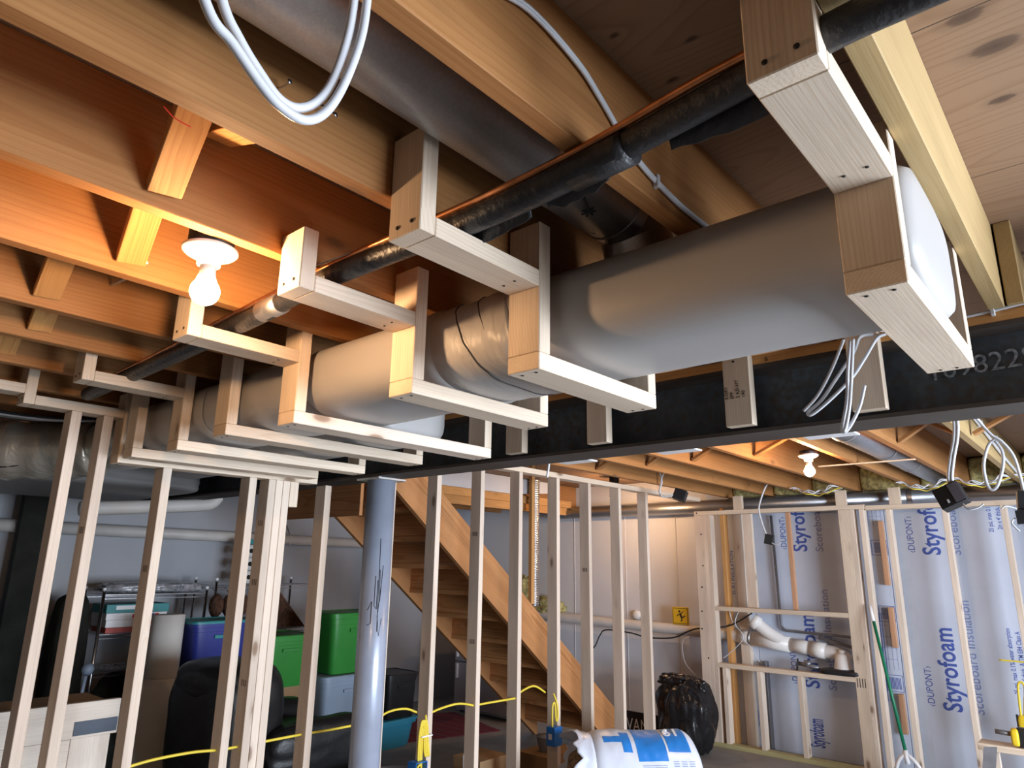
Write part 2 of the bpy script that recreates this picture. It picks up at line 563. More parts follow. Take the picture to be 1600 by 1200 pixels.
def bar(name, A, B, wd, t, mat, parent=None, side=(0, 0, 1), bevel=0.0015):
    """board from A to B; t is measured along «side», wd across it"""
    A, B = Vector(A), Vector(B)
    ex = (B - A)
    ln = ex.length
    ex.normalize()
    ez = Vector(side)
    ez = (ez - ex * ez.dot(ex)).normalized()
    ey = ez.cross(ex)
    return obox(name, (A + B) / 2, (ex, ey, ez), (ln, wd, t), mat, parent, bevel)


def smoothpath(pts, n=8):
    P = [Vector(p) for p in pts]
    if len(P) < 3:
        return P
    out = []
    for i in range(len(P) - 1):
        p0 = P[max(i - 1, 0)]
        p1, p2 = P[i], P[i + 1]
        p3 = P[min(i + 2, len(P) - 1)]
        for k in range(n):
            t = k / n
            out.append(0.5 * ((2 * p1) + (p2 - p0) * t + (2 * p0 - 5 * p1 + 4 * p2 - p3) * t * t + (3 * p1 - p0 - 3 * p2 + p3) * t ** 3))
    out.append(P[-1])
    return out


def sweep(bm, pts, rad, seg=10, flat=1.0, cap=True):
    P = pts
    n = len(P)
    T = []
    for i in range(n):
        t = (P[min(i + 1, n - 1)] - P[max(i - 1, 0)])
        T.append(t.normalized() if t.length > 1e-9 else Vector((0, 0, 1)))
    a = Vector((0, 0, 1)) if abs(T[0].z) < 0.9 else Vector((1, 0, 0))
    u = (a - T[0] * a.dot(T[0])).normalized()
    rings = []
    for i in range(n):
        u = (u - T[i] * u.dot(T[i])).normalized()
        v = T[i].cross(u)
        r = rad(i / (n - 1)) if callable(rad) else rad
        rings.append([bm.verts.new(P[i] + (u * math.cos(2 * math.pi * k / seg) * flat + v * math.sin(2 * math.pi * k / seg)) * r) for k in range(seg)])
    for i in range(n - 1):
        for k in range(seg):
            bm.faces.new((rings[i][k], rings[i][(k + 1) % seg], rings[i + 1][(k + 1) % seg], rings[i + 1][k]))
    if cap:
        bm.faces.new(rings[0])
        bm.faces.new(rings[-1])


def tube(name, pts, r, mat, parent=None, seg=10, smooth=True, n=8, flat=1.0):
    P = smoothpath(pts, n) if smooth else [Vector(p) for p in pts]
    c = P[0].copy()
    bm = bmesh.new()
    sweep(bm, [p - c for p in P], r, seg, flat)
    mw = Matrix.Translation(c + Vector((0, 0, H)))
    return finish(bm, name, mat, parent, mw, True)


def lathe(name, prof, c, axis, mat, parent=None, seg=28, caps=True):
    """profile = [(radius, distance along axis)]"""
    ez = Vector(axis).normalized()
    a = Vector((1, 0, 0)) if abs(ez.x) < 0.9 else Vector((0, 1, 0))
    ex = (a - ez * a.dot(ez)).normalized()
    ey = ez.cross(ex)
    bm = bmesh.new()
    rings = []
    for r, h in prof:
        rings.append([bm.verts.new(Vector((r * math.cos(2 * math.pi * k / seg), r * math.sin(2 * math.pi * k / seg), h))) for k in range(seg)])
    for i in range(len(rings) - 1):
        for k in range(seg):
            bm.faces.new((rings[i][k], rings[i][(k + 1) % seg], rings[i + 1][(k + 1) % seg], rings[i + 1][k]))
    if caps:
        bm.faces.new(rings[0])
        bm.faces.new(rings[-1])
    mw = Matrix((ex, ey, ez)).transposed().to_4x4()
    mw.translation = Vector(c) + Vector((0, 0, H))
    return finish(bm, name, mat, parent, mw, True)


def autosmooth(o, ang=40):
    me = o.data
    me.polygons.foreach_set('use_smooth', [True] * len(me.polygons))
    bm = bmesh.new()
    bm.from_mesh(me)
    for e in bm.edges:
        if len(e.link_faces) == 2 and e.calc_face_angle(0) > math.radians(ang):
            e.smooth = False
    bm.to_mesh(me)
    bm.free()
    return o


def prism(name, poly, axis, a, b, mat, parent=None, grain=None):
    """extrude a polygon given in the plane across «axis» ('y': (x,z) pairs, 'x': (y,z), 'z': (x,y)) from a to b"""
    bm = bmesh.new()

    def P(p, t):
        return {'y': (p[0], t, p[1]), 'x': (t, p[0], p[1]), 'z': (p[0], p[1], t)}[axis]
    pts = [Vector(P(p, a)) for p in poly] + [Vector(P(p, b)) for p in poly]
    c = sum(pts, Vector()) / len(pts)
    R = Matrix.Identity(3)
    if grain is not None:
        ex = Vector(grain).normalized()
        ez = Vector({'y': (0, 1, 0), 'x': (1, 0, 0), 'z': (0, 0, 1)}[axis])
        ez = (ez - ex * ez.dot(ex)).normalized()
        R = Matrix((ex, ez.cross(ex), ez)).transposed()
    Ri = R.inverted()
    vs = [bm.verts.new(Ri @ (p - c)) for p in pts]
    n = len(poly)
    bm.faces.new(vs[:n])
    bm.faces.new(vs[n:][::-1])
    for i in range(n):
        bm.faces.new((vs[i], vs[(i + 1) % n], vs[n + (i + 1) % n], vs[n + i]))
    mw = R.to_4x4()
    mw.translation = c + Vector((0, 0, H))
    return finish(bm, name, mat, parent, mw)


def blob(name, c, dims, mat, parent=None, power=2.6, wob=0.0, seed=0, sub=4, fsc=3.0, rotz=0.0):
    """soft rounded box"""
    bm = bmesh.new()
    bmesh.ops.create_icosphere(bm, subdivisions=sub, radius=1.0)
    for v in bm.verts:
        p = v.co.normalized()
        k = (abs(p.x) ** power + abs(p.y) ** power + abs(p.z) ** power) ** (-1 / power)
        p = p * k
        if wob:
            p = p * (1 + wob * noise.noise(p * fsc + Vector((seed * 7.1, seed * 3.3, 0))))
        v.co = Vector((p.x * dims[0] / 2, p.y * dims[1] / 2, p.z * dims[2] / 2))
    mw = Matrix.Rotation(rotz, 4, 'Z')
    mw.translation = Vector(c) + Vector((0, 0, H))
    return finish(bm, name, mat, parent, mw, True)


def lettering(name, s, size, origin, ex, ey, mat, parent, ext=0.0004, bold=0.0, sx=1.0):
    cu = bpy.data.curves.new(name, 'FONT')
    cu.body = s
    cu.size = size
    cu.extrude = ext
    cu.offset = bold
    cu.resolution_u = 3
    o = bpy.data.objects.new(name, cu)
    me = bpy.data.meshes.new_from_object(o)
    bpy.data.objects.remove(o)
    me.name = name
    me.materials.clear()
    me.materials.append(mat)
    ex, ey = Vector(ex).normalized(), Vector(ey).normalized()
    o = bpy.data.objects.new(name, me)
    COL.objects.link(o)
    mw = Matrix((ex * sx, ey, ex.cross(ey))).transposed().to_4x4()
    mw.translation = Vector(origin) + Vector((0, 0, H))
    place(o, mw, parent)
    return o


def screws(pts, nrm, parent, r=0.0042, mat=None):
    for p in pts:
        lathe('screw', [(r * 1.0, 0.0), (r, 0.001), (r * 0.6, 0.0016)], p, nrm, mat or INKBLACK, parent, 8)


def nmcable(name, pts, parent=None, r=0.0042, mat=None, off=(0, 0, 0)):
    return tube(name, [Vector(p) + Vector(off) for p in pts], r, mat or CABLE, parent, 8, True, 7)


# ================================================================= the setting
FL = -H
struct(box('floor', (-3.5, 7.2), (-3.3, 7.2), (FL - 0.1, FL), CONC, bevel=0))
struct(box('ceiling', (-3.5, 7.2), (-3.3, 7.2), (0.915, 0.935), PLY, bevel=0))
struct(box('wall_far', (6.82, 7.0), (-3.3, 6.9), (FL, 0.915), VINYL, bevel=0))
struct(box('wall_left', (-3.5, 6.82), (6.7, 6.9), (FL, 0.915), plain('shade_dimmed_vinyl', (0.40, 0.41, 0.44), 0.5, 0, 0.06, 1.5, 0.4, 2.0), bevel=0))  # vinyl blanket with its colour darkened to put the storage corner in shade
# side wall with the patio window that lets the daylight in
wr = struct(box('wall_right', (-3.5, 1.1), (-3.3, -3.2), (FL, 0.915), CONCWALL, bevel=0))
for nm, x, z in (('trim_1', (4.7, 6.82), (FL, 0.915)), ('trim_2', (1.1, 4.7), (0.50, 0.915)), ('trim_3', (1.1, 4.7), (FL, FL + 0.22))):
    struct(box(nm, x, (-3.3, -3.2), z, CONCWALL, bevel=0))
wf = struct(box('window_1', (1.1, 1.17), (-3.28, -3.22), (FL + 0.22, 0.5), WHITEPL))
box('window_frame', (2.87, 2.94), (-3.28, -3.22), (FL + 0.22, 0.5), WHITEPL, wf)
box('window_frame', (4.63, 4.7), (-3.28, -3.22), (FL + 0.22, 0.5), WHITEPL, wf)
# seams of the white vinyl blanket
for i, y in enumerate((3.62, 4.25, 4.95, 5.9)):
    struct(box('trim_%d' % (4 + i), (6.814, 6.82), (y, y + 0.006), (FL, 0.6), VINYL, bevel=0))
# ================================================================= steel beam
def make_beam():
    t = thing('steel_beam', 'dark steel I-beam with chalked numbers running across the basement', 'beam')
    bm = bmesh.new()
    poly = [(-.085, .112), (.085, .112), (.085, .100), (.006, .100), (.006, -.100), (.085, -.100), (.085, -.112), (-.085, -.112), (-.085, -.100), (-.006, -.100), (-.006, .100), (-.085, .100)]
    a = [bm.verts.new((x, -2.6, z)) for x, z in poly]
    b = [bm.verts.new((x, 4.6, z)) for x, z in poly]
    bm.faces.new(a)
    bm.faces.new(b[::-1])
    for i in range(len(poly)):
        j = (i + 1) % len(poly)
        bm.faces.new((a[i], a[j], b[j], b[i]))
    bs = finish(bm, 'beam_section', BEAM, t, Matrix.Translation((2.245, 1.9, 0.536 + H)))
    lettering('chalk_number', '10982291', 0.075, (2.2375, 0.362, 0.530), (0, -1, 0.06), (0, 0, 1), CHALK, bs, sx=1.0)
    return t


make_beam()
t = thing('beam_nailer_plate', 'orange wooden plate lying along the top of the steel beam', 'plate')
box('plate', (2.16, 2.33), (-0.7, 6.5), (0.6485, 0.6795), ROUGHFIR, t, 'y')
lettering('pencil_mark', '6', 0.022, (2.1595, 0.80, 0.654), (0, -1, 0), (0, 0, 1), INKBLACK, t)

# cleats hung from the plate down the face of the beam
for i, (y0, lab) in enumerate(((0.84, 'pale wood cleat with black grade stamp hanging on the steel beam'),
                                (0.455, 'pale wood cleat on the steel beam behind the dangling white cables'),
                                (1.39, 'pale wood cleat on the steel beam between the stamped cleat and second long board end'),
                                (1.80, 'narrow looking pale cleat on the beam just before the first long ladder end'))):
    c = thing('beam_cleat', lab, 'cleat', 'wooden cleats on the steel beam')
    cb = box('cleat_board', (2.121, 2.159), (y0, y0 + 0.089), (0.445, 0.679), SPRUCE, c, 'z')
    if i == 0:
        for k, s in enumerate(('S-DRY', 'SPF', '2 KD-HT', '190')):
            lettering('grade_stamp', s, 0.016, (2.1205, 0.915 - 0.019 * k, 0.535), (0, 0, 1), (0, 1, 0), INKBLACK, cb)
    screws([(2.1205, y0 + 0.05, 0.66)], (-1, 0, 0), cb)

# ================================================================= joists
near_j = [(0.186, YELLOW, 'yellowish floor joist just beyond the near end of the wrapped duct'),
          (0.621, JOIST, 'floor joist with a white cable stapled along its face, beside round steel duct'),
          (1.004, JOIST, 'floor joist with bent nails, between round steel duct and lit bulb'),
          (1.395, JOIST, 'orange-lit floor joist right against the bulb holder\'s black box'),
          (1.797, JOIST, 'orange-lit floor joist with a drilled hole, first one past the near bulb'),
          (2.224, JOIST, 'second floor joist past the near bulb'),
          (2.58, JOIST, 'third floor joist past the near bulb'),
          (2.97, JOIST, 'fourth floor joist past the near bulb'),
          (3.37, JOIST, 'floor joist just behind the line of the long stud wall, near side of beam'),
          (3.78, JOIST, 'shadowed floor joist above the foil wrapped duct bend'),
          (4.19, JOIST, 'shadowed floor joist one past the foil wrapped duct bend')]
for yf, m, lab in near_j:
    t = thing('floor_joist', lab, 'joist', 'floor joists before the steel beam')
    box('joist_board', (-2.8 if yf < 3 else -0.5, 2.30), (yf - 0.038, yf), (0.68, 0.9145), m, t, 'x', 0.002)
far_j = [(-0.29, 'far-bay floor joist at the very edge beside the hanging cable loop'),
         (0.143, 'far-bay floor joist whose cut end laps the yellow joist on the beam'),
         (0.578, 'far-bay floor joist with cable clipped along it above the large black box'),
         (0.936, 'far-bay floor joist on the right of the far round duct'),
         (1.297, 'far-bay floor joist on the left of the far round duct, by far bulb'),
         (1.766, 'bright orange far-bay joist one bay left of the far bulb'),
         (2.186, 'far-bay joist two bays left of the far bulb'),
         (2.55, 'far-bay joist three bays left of the far bulb'),
         (2.96, 'far-bay joist running closest to the stud wall top plate')]
for yf, lab in far_j:
    t = thing('floor_joist', lab, 'joist', 'floor joists beyond the steel beam')
    box('joist_board', (2.13 if yf < 0.2 else 2.17, 6.80), (yf - 0.038, yf), (0.68, 0.9145), YELLOW if yf in (0.578, 0.143) else JOIST, t, 'x', 0.002)
# stairwell framing beyond the stud wall
for i, y in enumerate((4.95, 5.35, 5.75, 6.15)):
    t = thing('floor_joist', ['doubled orange joist edging the stairwell above the drywall strip', 'orange joist one behind the stairwell edge',
                              'orange joist two behind the stairwell edge', 'orange joist nearest the rear corner above the stairs'][i], 'joist', 'joists behind the stairwell')
    box('joist_board', (2.35, 6.80), (y - 0.038, y), (0.66, 0.9145), JOIST, t, 'x', 0.002)
t = thing('drywall_strip', 'white painted drywall strip hanging over the staircase opening', 'drywall')
prism('drywall_sheet', [(3.0, 0.735), (5.6, 0.735), (6.3, 0.80), (6.3, 0.91), (3.0, 0.91)], 'y', 4.86, 4.875, DRYWALL, t)
t = thing('stairwell_trimmer', 'orange double trimmer below the drywall strip above the stairs', 'beam')
box('trimmer_board', (3.0, 6.66), (4.88, 4.909), (0.655, 0.735), ROUGHFIR, t)
box('trimmer_board', (3.0, 6.66), (4.915, 4.945), (0.575, 0.66), ROUGHFIR, t)

# nails in the joist by the round duct
for k, (x, z) in enumerate(((0.49, 0.775), (0.56, 0.775))):
    t = thing('bent_nail', ['small shiny nail sticking from the greenish joist face', 'dark bent nail lying along the greenish joist face'][k], 'nail')
    tube('nail_shank', [(x, 0.966, z), (x + 0.004, 0.945, z), (x + 0.022 * k + 0.003, 0.935, z - 0.012 * k)], 0.0016, BRUSHED if k == 0 else INKBLACK, t, 6)
    lathe('nail_head', [(0.0045, 0), (0.0045, 0.0012)], (x + 0.022 * k + 0.003, 0.935, z - 0.012 * k), (0.2, -1, 0), BRUSHED, t, 10)

# ================================================================= bridging
def bridge(name, A, B, lab, grp, mat=ROUGHFIR, wd=0.064, t_=0.028, side=None):
    t = thing(name, lab, 'bridging', grp)
    A, B = Vector(A), Vector(B)
    d = (B - A).normalized()
    s = Vector((1, 0, 0))
    bar('bridging_board', A, B, t_, wd, mat, t, side=s)
    return t


G = 'diagonal bridging boards before the beam'
b1 = bridge('bridging_board', (0.412, 1.016, 0.885), (0.47, 1.345, 0.715), 'diagonal bridging board with a red mark, beside the near bulb', G)
tube('red_pencil_line', [(0.385, 1.165, 0.776), (0.41, 1.175, 0.770), (0.44, 1.178, 0.769)], 0.0012, INKRED, b1, 6)
bridge('bridging_board', (0.56, 1.345, 0.89), (0.50, 1.016, 0.735), 'crossing bridging board half hidden behind the red-marked one', G)
bridge('bridging_board', (0.49, 1.407, 0.875), (0.56, 1.748, 0.715), 'dark orange bridging board ending in two bright nail heads, over the bulb', G)
bridge('bridging_board', (0.64, 1.748, 0.885), (0.58, 1.407, 0.73), 'crossing bridging board in shadow directly behind the near bulb', G)
bridge('bridging_board', (0.46, 1.81, 0.875), (0.50, 2.175, 0.715), 'bridging board in the second bay past the near bulb', G)
bridge('bridging_board', (0.55, 2.237, 0.875), (0.58, 2.53, 0.715), 'shadowed bridging board in the third bay past the near bulb', G)
bridge('bridging_board', (0.55, 2.59, 0.875), (0.58, 2.925, 0.715), 'shadowed bridging board in the fourth bay past the near bulb', G)
screws([(0.535, 1.735, 0.712), (0.58, 1.735, 0.712)], (0, -0.5, -1), b1, 0.004, BRUSHED)
G = 'cross bridging beyond the beam'
ys = [y for y, _ in far_j]
names_b = ['by the cable loop at the picture edge', 'in the bay above the large black box', 'in the bay holding the far round duct', 'in the bay left of the far round duct',
           'in the bay left of the far bulb', 'two bays left of the far bulb', 'three bays left of the far bulb', 'nearest the stud wall']
for i in range(1, len(ys)):
    a, b = ys[i - 1] + 0.002, ys[i] - 0.040
    if i == 4:
        continue
    xx = 4.25 + 0.03 * (i % 2)
    bridge('cross_brace', (xx, a + 0.01, 0.705), (xx + 0.01, b - 0.01, 0.895), 'thin cross brace rising toward the stairs, ' + names_b[i - 1], G, mat=JOIST, wd=0.05, t_=0.018)
    bridge('cross_brace', (xx + 0.06, b - 0.01, 0.705), (xx + 0.07, a + 0.01, 0.895), 'thin cross brace falling toward the stairs, ' + names_b[i - 1], G, mat=JOIST, wd=0.05, t_=0.018)

# ================================================================= soffit ladders
def ladder(lab, yf, zu, zl, xu, xl, xr, top_l=0.80, top_m=0.86, top_r=0.68, arm=True, mats=None, right=True):
    y = (yf - 0.089, yf)
    t = thing('soffit_ladder', lab, 'frame', 'stepped soffit frames around the wrapped duct')
    mm = mats or [SPRUCE] * 5
    if arm:
        hg = box('hanger', (xu, xu + 0.038), y, (zu, top_l), mm[0], t, 'z')
        ur = box('upper_rail', (xu + 0.0385, xl - 0.0005), y, (zu, zu + 0.038), mm[1], t, 'x')
        screws([(xu - 0.0004, yf - 0.025, zu + 0.02), (xu - 0.0004, yf - 0.065, zu + 0.022)], (-1, 0, 0), hg)
        screws([(xl - 0.05, yf - 0.03, zu - 0.0004), (xl - 0.055, yf - 0.065, zu - 0.0004)], (0, 0, -1), ur, 0.003)
    box('upright', (xl, xl + 0.038), y, (zl + 0.0385, top_m), mm[2], t, 'z')
    lr = box('lower_rail', (xl, xr), y, (zl, zl + 0.038), mm[3], t, 'x')
    screws([(xl + 0.022, yf - 0.025, zl - 0.0004), (xl + 0.02, yf - 0.065, zl - 0.0004), (xr - 0.02, yf - 0.03, zl - 0.0004), (xr - 0.02, yf - 0.06, zl - 0.0004)], (0, 0, -1), lr, 0.0035)
    if right:
        box('upright', (xr - 0.038, xr), y, (zl + 0.0385, top_r), mm[4], t, 'z')
    return t


ladder('nearest and largest soffit frame, wrapped around the grey duct end', 0.276, 0.597, 0.42, 0.76, 1.112, 1.70, 0.90, 0.70, 0.70)
ladder('soffit frame second from the duct end, hung on the nail-studded joist', 0.962, 0.585, 0.40, 0.738, 1.082, 1.57, 0.80, 0.74, 0.679, mats=[SPRUCE] * 5)
ladder('soffit frame third from the duct end, its hanger brightest beside the bulb', 1.352, 0.577, 0.405, 0.739, 1.07, 1.61, 0.72, 0.74, 0.679)
ladder('soffit frame fourth from the duct end, first with a long lower rail', 1.89, 0.583, 0.398, 0.741, 1.08, 1.94, 0.76, 0.76, 0.679, mats=[SPRUCE, SPRUCE, SPRUCE, STUD, SPRUCE])
ladder('soffit frame fifth from the duct end, without an upper arm', 2.317, 0, 0.412, 0, 1.086, 1.97, 0, 0.75, 0.679, arm=False)
ladder('soffit frame sixth from the duct end, with a small dim upper arm', 2.71, 0.5986, 0.4005, 0.75, 1.10, 1.966, 0.73, 0.76, 0.679)
ladder('soffit frame seventh from the duct end, without an upper arm, pressed close', 3.065, 0, 0.402, 0, 1.075, 1.95, 0, 0.74, 0.679, arm=False)
l8 = ladder('farthest soffit frame, sitting on the studs of the long stud wall', 3.25, 0.586, 0.397, 0.72, 1.09, 2.07, 0.74, 0.70, 0.679)
box('side_rail', (0.30, 0.7195), (3.161, 3.25), (0.625, 0.663), SPRUCE, l8, 'x')

# ================================================================= wrapped duct
def superloop(cx, cz, a, b, n, k, seg):
    t = 2 * math.pi * k / seg
    c, s = math.cos(t), math.sin(t)
    return cx + a * math.copysign(abs(c) ** (2 / n), c), cz + b * math.copysign(abs(s) ** (2 / n), s)


def wrapped(name, y0, y1, cx, cz, a, b, mat, parent, creases=(), endcap=True, nn=3.0, step=0.02, seed=0, wob=0.002, skew0=0.0, skew1=0.0):
    bm = bmesh.new()
    seg = 72
    ysl = []
    y = y0
    while y < y1:
        ysl.append(y)
        y += step
    ysl.append(y1)
    rings = []
    for y in ysl:
        ring = []
        f = 1.0
        if endcap:
            d = (y - y0)
            if d < 0.02:
                f = 1 - 0.07 * (1 - d / 0.02) ** 2
        for c0, amp, wd in creases:
            f += amp * math.exp(-((y - c0) / wd) ** 2)
        for k in range(seg):
            x, z = superloop(0, 0, a, b, nn, k, seg)
            an = 2 * math.pi * k / seg
            g = f
            for c0, amp, wd in creases:
                e = math.exp(-((y - c0) / (wd * 2.2)) ** 2)
                g += e * 0.022 * noise.noise(Vector((an * 2.2, y * 26, c0 + seed)))
            g += wob / a * noise.noise(Vector((an * 0.9, y * 3.0, seed * 5.0)))
            tt = (y - y0) / (y1 - y0)
            ring.append(bm.verts.new((x * g, y - y0 + (skew0 * (1 - tt) + skew1 * tt) * z / b, z * g)))
        rings.append(ring)
    for i in range(len(rings) - 1):
        for k in range(seg):
            bm.faces.new((rings[i][k], rings[i][(k + 1) % seg], rings[i + 1][(k + 1) % seg], rings[i + 1][k]))
    # closed ends
    def y_end(s):
        return 0.0 if s < 0 else (y1 - y0)
    for ring, s in ((rings[0], -1), (rings[-1], 1)):
        last = ring
        for q in (0.8, 0.5, 0.2):
            new = [bm.verts.new((v.co.x * q / (1 if last is ring else 1), v.co.y, v.co.z * q)) for v in ring]
            for v in new:
                v.co.y = y_end(s) + s * 0.008 * (1 - q * q) ** 0.5
            for k in range(seg):
                bm.faces.new((last[k], last[(k + 1) % seg], new[(k + 1) % seg], new[k]))
            last = new
        bm.faces.new(last)
    return finish(bm, name, mat, parent, Matrix.Translation((cx, y0, cz + H)), True)


t = thing('wrapped_duct', 'long grey vinyl-wrapped duct running through the soffit frames', 'duct')
wrapped('duct_wrap', 0.180, 1.10, 1.341, 0.5655, 0.191, 0.1115, WRAP, t, creases=((0.185, 0.0, 0.02), (0.99, 0.012, 0.03)), nn=3.3, skew1=0.05, step=0.012)
wrapped('duct_wrap', 1.02, 1.17, 1.338, 0.561, 0.196, 0.117, WRAPX, t, creases=((1.07, 0.03, 0.03),), endcap=False, nn=2.9, step=0.006, skew0=0.03, skew1=0.06)
wrapped('duct_wrap', 1.15, 1.30, 1.336, 0.561, 0.190, 0.115, WRAPX, t, creases=((1.22, 0.02, 0.04),), endcap=False, nn=2.9, step=0.006, seed=4, skew0=0.05)
wrapped('duct_wrap', 1.275, 1.86, 1.336, 0.561, 0.194, 0.116, WRAP, t, creases=((1.32, 0.01, 0.05),), nn=3.1, seed=2)
for (yy, rr) in ((1.095, 0.199), (1.178, 0.1955)):
    pts = []
    for k in range(17, 41):
        x, z = superloop(0, 0, rr, 0.1190, 2.9, k, 48)
        pts.append((1.338 + x, yy + 0.055 * z / 0.12 + 0.008 * noise.noise(Vector((k * .5, yy, 0))), 0.562 + z))
    tube('sleeve_lip', pts, 0.0014, BLACKFOAM, t, 6)
wrapped('duct_wrap', 1.85, 2.55, 1.33, 0.564, 0.185, 0.112, WRAP, t, creases=((2.2, 0.02, 0.05),), nn=3.0, seed=3)
wrapped('duct_wrap', 2.53, 3.15, 1.33, 0.564, 0.185, 0.112, WRAP, t, creases=((2.6, 0.02, 0.04),), nn=3.0, seed=4)
wrapped('duct_wrap', 3.13, 3.9, 1.33, 0.564, 0.185, 0.112, FOIL, t, creases=((3.2, 0.02, 0.04), (3.5, 0.02, 0.04)), nn=2.6, seed=5)
t = thing('wrapped_branch_duct', 'second grey wrapped duct between the long lower rails and the beam', 'duct')
wrapped('duct_wrap', 2.00, 2.9, 1.72, 0.564, 0.165, 0.110, WRAP, t, nn=3.6, seed=7)
wrapped('duct_wrap', 2.86, 4.0, 1.72, 0.564, 0.165, 0.110, WRAP, t, nn=3.6, seed=8)
t = thing('foil_wrapped_duct', 'shiny foil-wrapped duct bend with a black cord, seen through the first studs', 'duct')
bm = bmesh.new()
path = smoothpath([(-0.9, 4.25, 0.50), (0.0, 4.25, 0.50), (0.7, 4.22, 0.51), (1.05, 4.08, 0.53), (1.25, 3.88, 0.545)], 12)
sweep(bm, [p + Vector((0, 0, 0)) for p in path], lambda u: 0.145 + 0.006 * math.sin(u * 60) + (0.012 if 0.52 < u < 0.55 else 0), 40)
finish(bm, 'duct_wrap', FOIL, t, Matrix.Translation((0, 0, H)), True)
tube('black_cord', [(0.4, 4.11, 0.43), (0.75, 4.08, 0.415), (0.95, 4.02, 0.44), (1.1, 3.94, 0.52), (1.2, 3.80, 0.61)], 0.005, BLACKPL, t, 8)
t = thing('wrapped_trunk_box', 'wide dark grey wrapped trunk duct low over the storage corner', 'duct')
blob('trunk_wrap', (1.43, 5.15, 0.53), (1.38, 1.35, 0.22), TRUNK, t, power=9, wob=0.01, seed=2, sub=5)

# ================================================================= round steel duct
t = thing('round_steel_duct', 'thick round galvanized duct in the joist bay overhead', 'duct')
RD = (0.79, 0.8245)
lathe('duct_pipe', [(0.087, 0), (0.087, 1.95)], (-1.0, *RD), (1, 0, 0), GALV_DARK, t, 64)
lathe('duct_collar', [(0.0865, 0), (0.0895, 0.003), (0.0895, 0.012), (0.0885, 0.016), (0.0885, 0.33)], (0.95, *RD), (1, 0, 0), GALV_DARK, t, 64)
for x in (0.955, 1.24):
    bmx = bmesh.new()
    lathe('seam_bead', [(0.0885, 0), (0.0905, 0.002), (0.0905, 0.005), (0.0885, 0.007)], (x, *RD), (1, 0, 0), GALV_DARK, t, 64, caps=False)
tube('duct_elbow', [(1.27, *RD), (1.30, RD[0], RD[1] - 0.004), (1.345, RD[0], RD[1] - 0.035), (1.37, RD[0], RD[1] - 0.10), (1.372, RD[0], 0.68)], 0.086, GALV_DARK, t, 40)
screws([(1.2, 0.79 + 0.02, 0.8245 - 0.0885)], (0, 0.2, -1), t, 0.004, BRUSHED)
tube('ink_scrawl', [(1.045, 0.735, 0.7505), (1.06, 0.742, 0.7462), (1.083, 0.75, 0.742), (1.11, 0.76, 0.739)], 0.0028, INKBLACK, t, 6)
for k in range(7):
    a = k * 0.9
    tube('ink_scrawl', [(1.115, 0.765, 0.7375), (1.115 + 0.016 * math.cos(a), 0.765 + 0.016 * math.sin(a), 0.7385 - 0.003 * math.sin(a))], 0.0022, INKBLACK, t, 6, False)

# ================================================================= black insulated pipe and copper
t = thing('insulated_pipe', 'black foam-wrapped pipe crossing overhead under the joists, resting on the frames', 'pipe')
PX, PZ = 0.845, 0.650
tube('pipe_foam', [(0.80, -0.70, PZ), (0.80, 0.0, PZ), (0.80, 0.17, PZ), (0.818, 0.30, PZ), (0.846, 0.52, PZ)], 0.0235, BLACKFOAM, t, 20)
tube('pipe_foam', [(0.843, 0.50, PZ - 0.001), (0.862, 0.75, PZ - 0.001), (0.862, 0.95, PZ)], 0.0265, BLACKFOAM, t, 20)
tube('pipe_foam', [(0.862, 0.93, PZ), (0.850, 1.3, PZ), (0.87, 1.6, PZ)], 0.025, BLACKFOAM, t, 20)
tube('pipe_foam', [(0.87, 1.60, PZ - 0.002), (0.90, 2.2, PZ), (0.92, 3.1, PZ)], 0.0265, BLACKFOAM, t, 20)
tube('tape_band', [(0.868, 1.56, PZ), (0.872, 1.66, PZ)], 0.0285, GALV_DARK, t, 20, False)
tube('tape_band', [(0.850, 0.50, PZ), (0.858, 0.62, PZ)], 0.0305, BLACKFOAM, t, 20, False)
for y0, y1, zo in ((0.20, 0.44, 0.0), (0.56, 0.70, 0.004), (0.74, 0.95, 0.0)):
    # loose lip of the foam sleeve
    bm = bmesh.new()
    rows = []
    nn = 24
    for i in range(nn + 1):
        u = i / nn
        y = y0 + (y1 - y0) * u
        w_ = 0.010 + 0.012 * math.sin(math.pi * u) + 0.006 * noise.noise(Vector((u * 6, y0 * 9, 1)))
        xx = 0.80 + (0.862 - 0.80) * min(1, max(0, (y + 0.1) / 0.9))
        rows.append([bm.verts.new((xx + 0.016, y, PZ + 0.012)), bm.verts.new((xx + 0.026 + w_ * 0.4, y, PZ - 0.002 - w_ * 0.3)), bm.verts.new((xx + 0.028 + w_ * 0.7, y, PZ - 0.016 - w_ * 0.6))])
    for i in range(nn):
        for k in range(2):
            bm.faces.new((rows[i][k], rows[i][k + 1], rows[i + 1][k + 1], rows[i + 1][k]))
    o = finish(bm, 'foam_lip', BLACKFOAM, t, Matrix.Translation((0, 0, H)), True)
    md = o.modifiers.new('thick', 'SOLIDIFY')
    md.thickness = 0.003
t = thing('copper_pipe', 'bare copper pipe lying along the top of the black foam pipe', 'pipe')
tube('copper_tube', [(0.792, 0.20, 0.6705), (0.800, 0.35, 0.6705), (0.828, 0.56, 0.671), (0.842, 0.80, 0.6725), (0.838, 1.2, 0.6725), (0.85, 1.6, 0.6725), (0.88, 2.2, 0.6725), (0.91, 3.0, 0.6725)], 0.0070, COPPER, t, 14)
t = thing('thin_grey_wire', 'thin grey wire curling over the black foam pipe by the bulb', 'wire')
tube('wire', [(0.86, 1.60, 0.679), (0.83, 1.45, 0.674), (0.80, 1.36, 0.66), (0.815, 1.27, 0.665), (0.84, 1.2, 0.679)], 0.0016, GALV, t, 6)
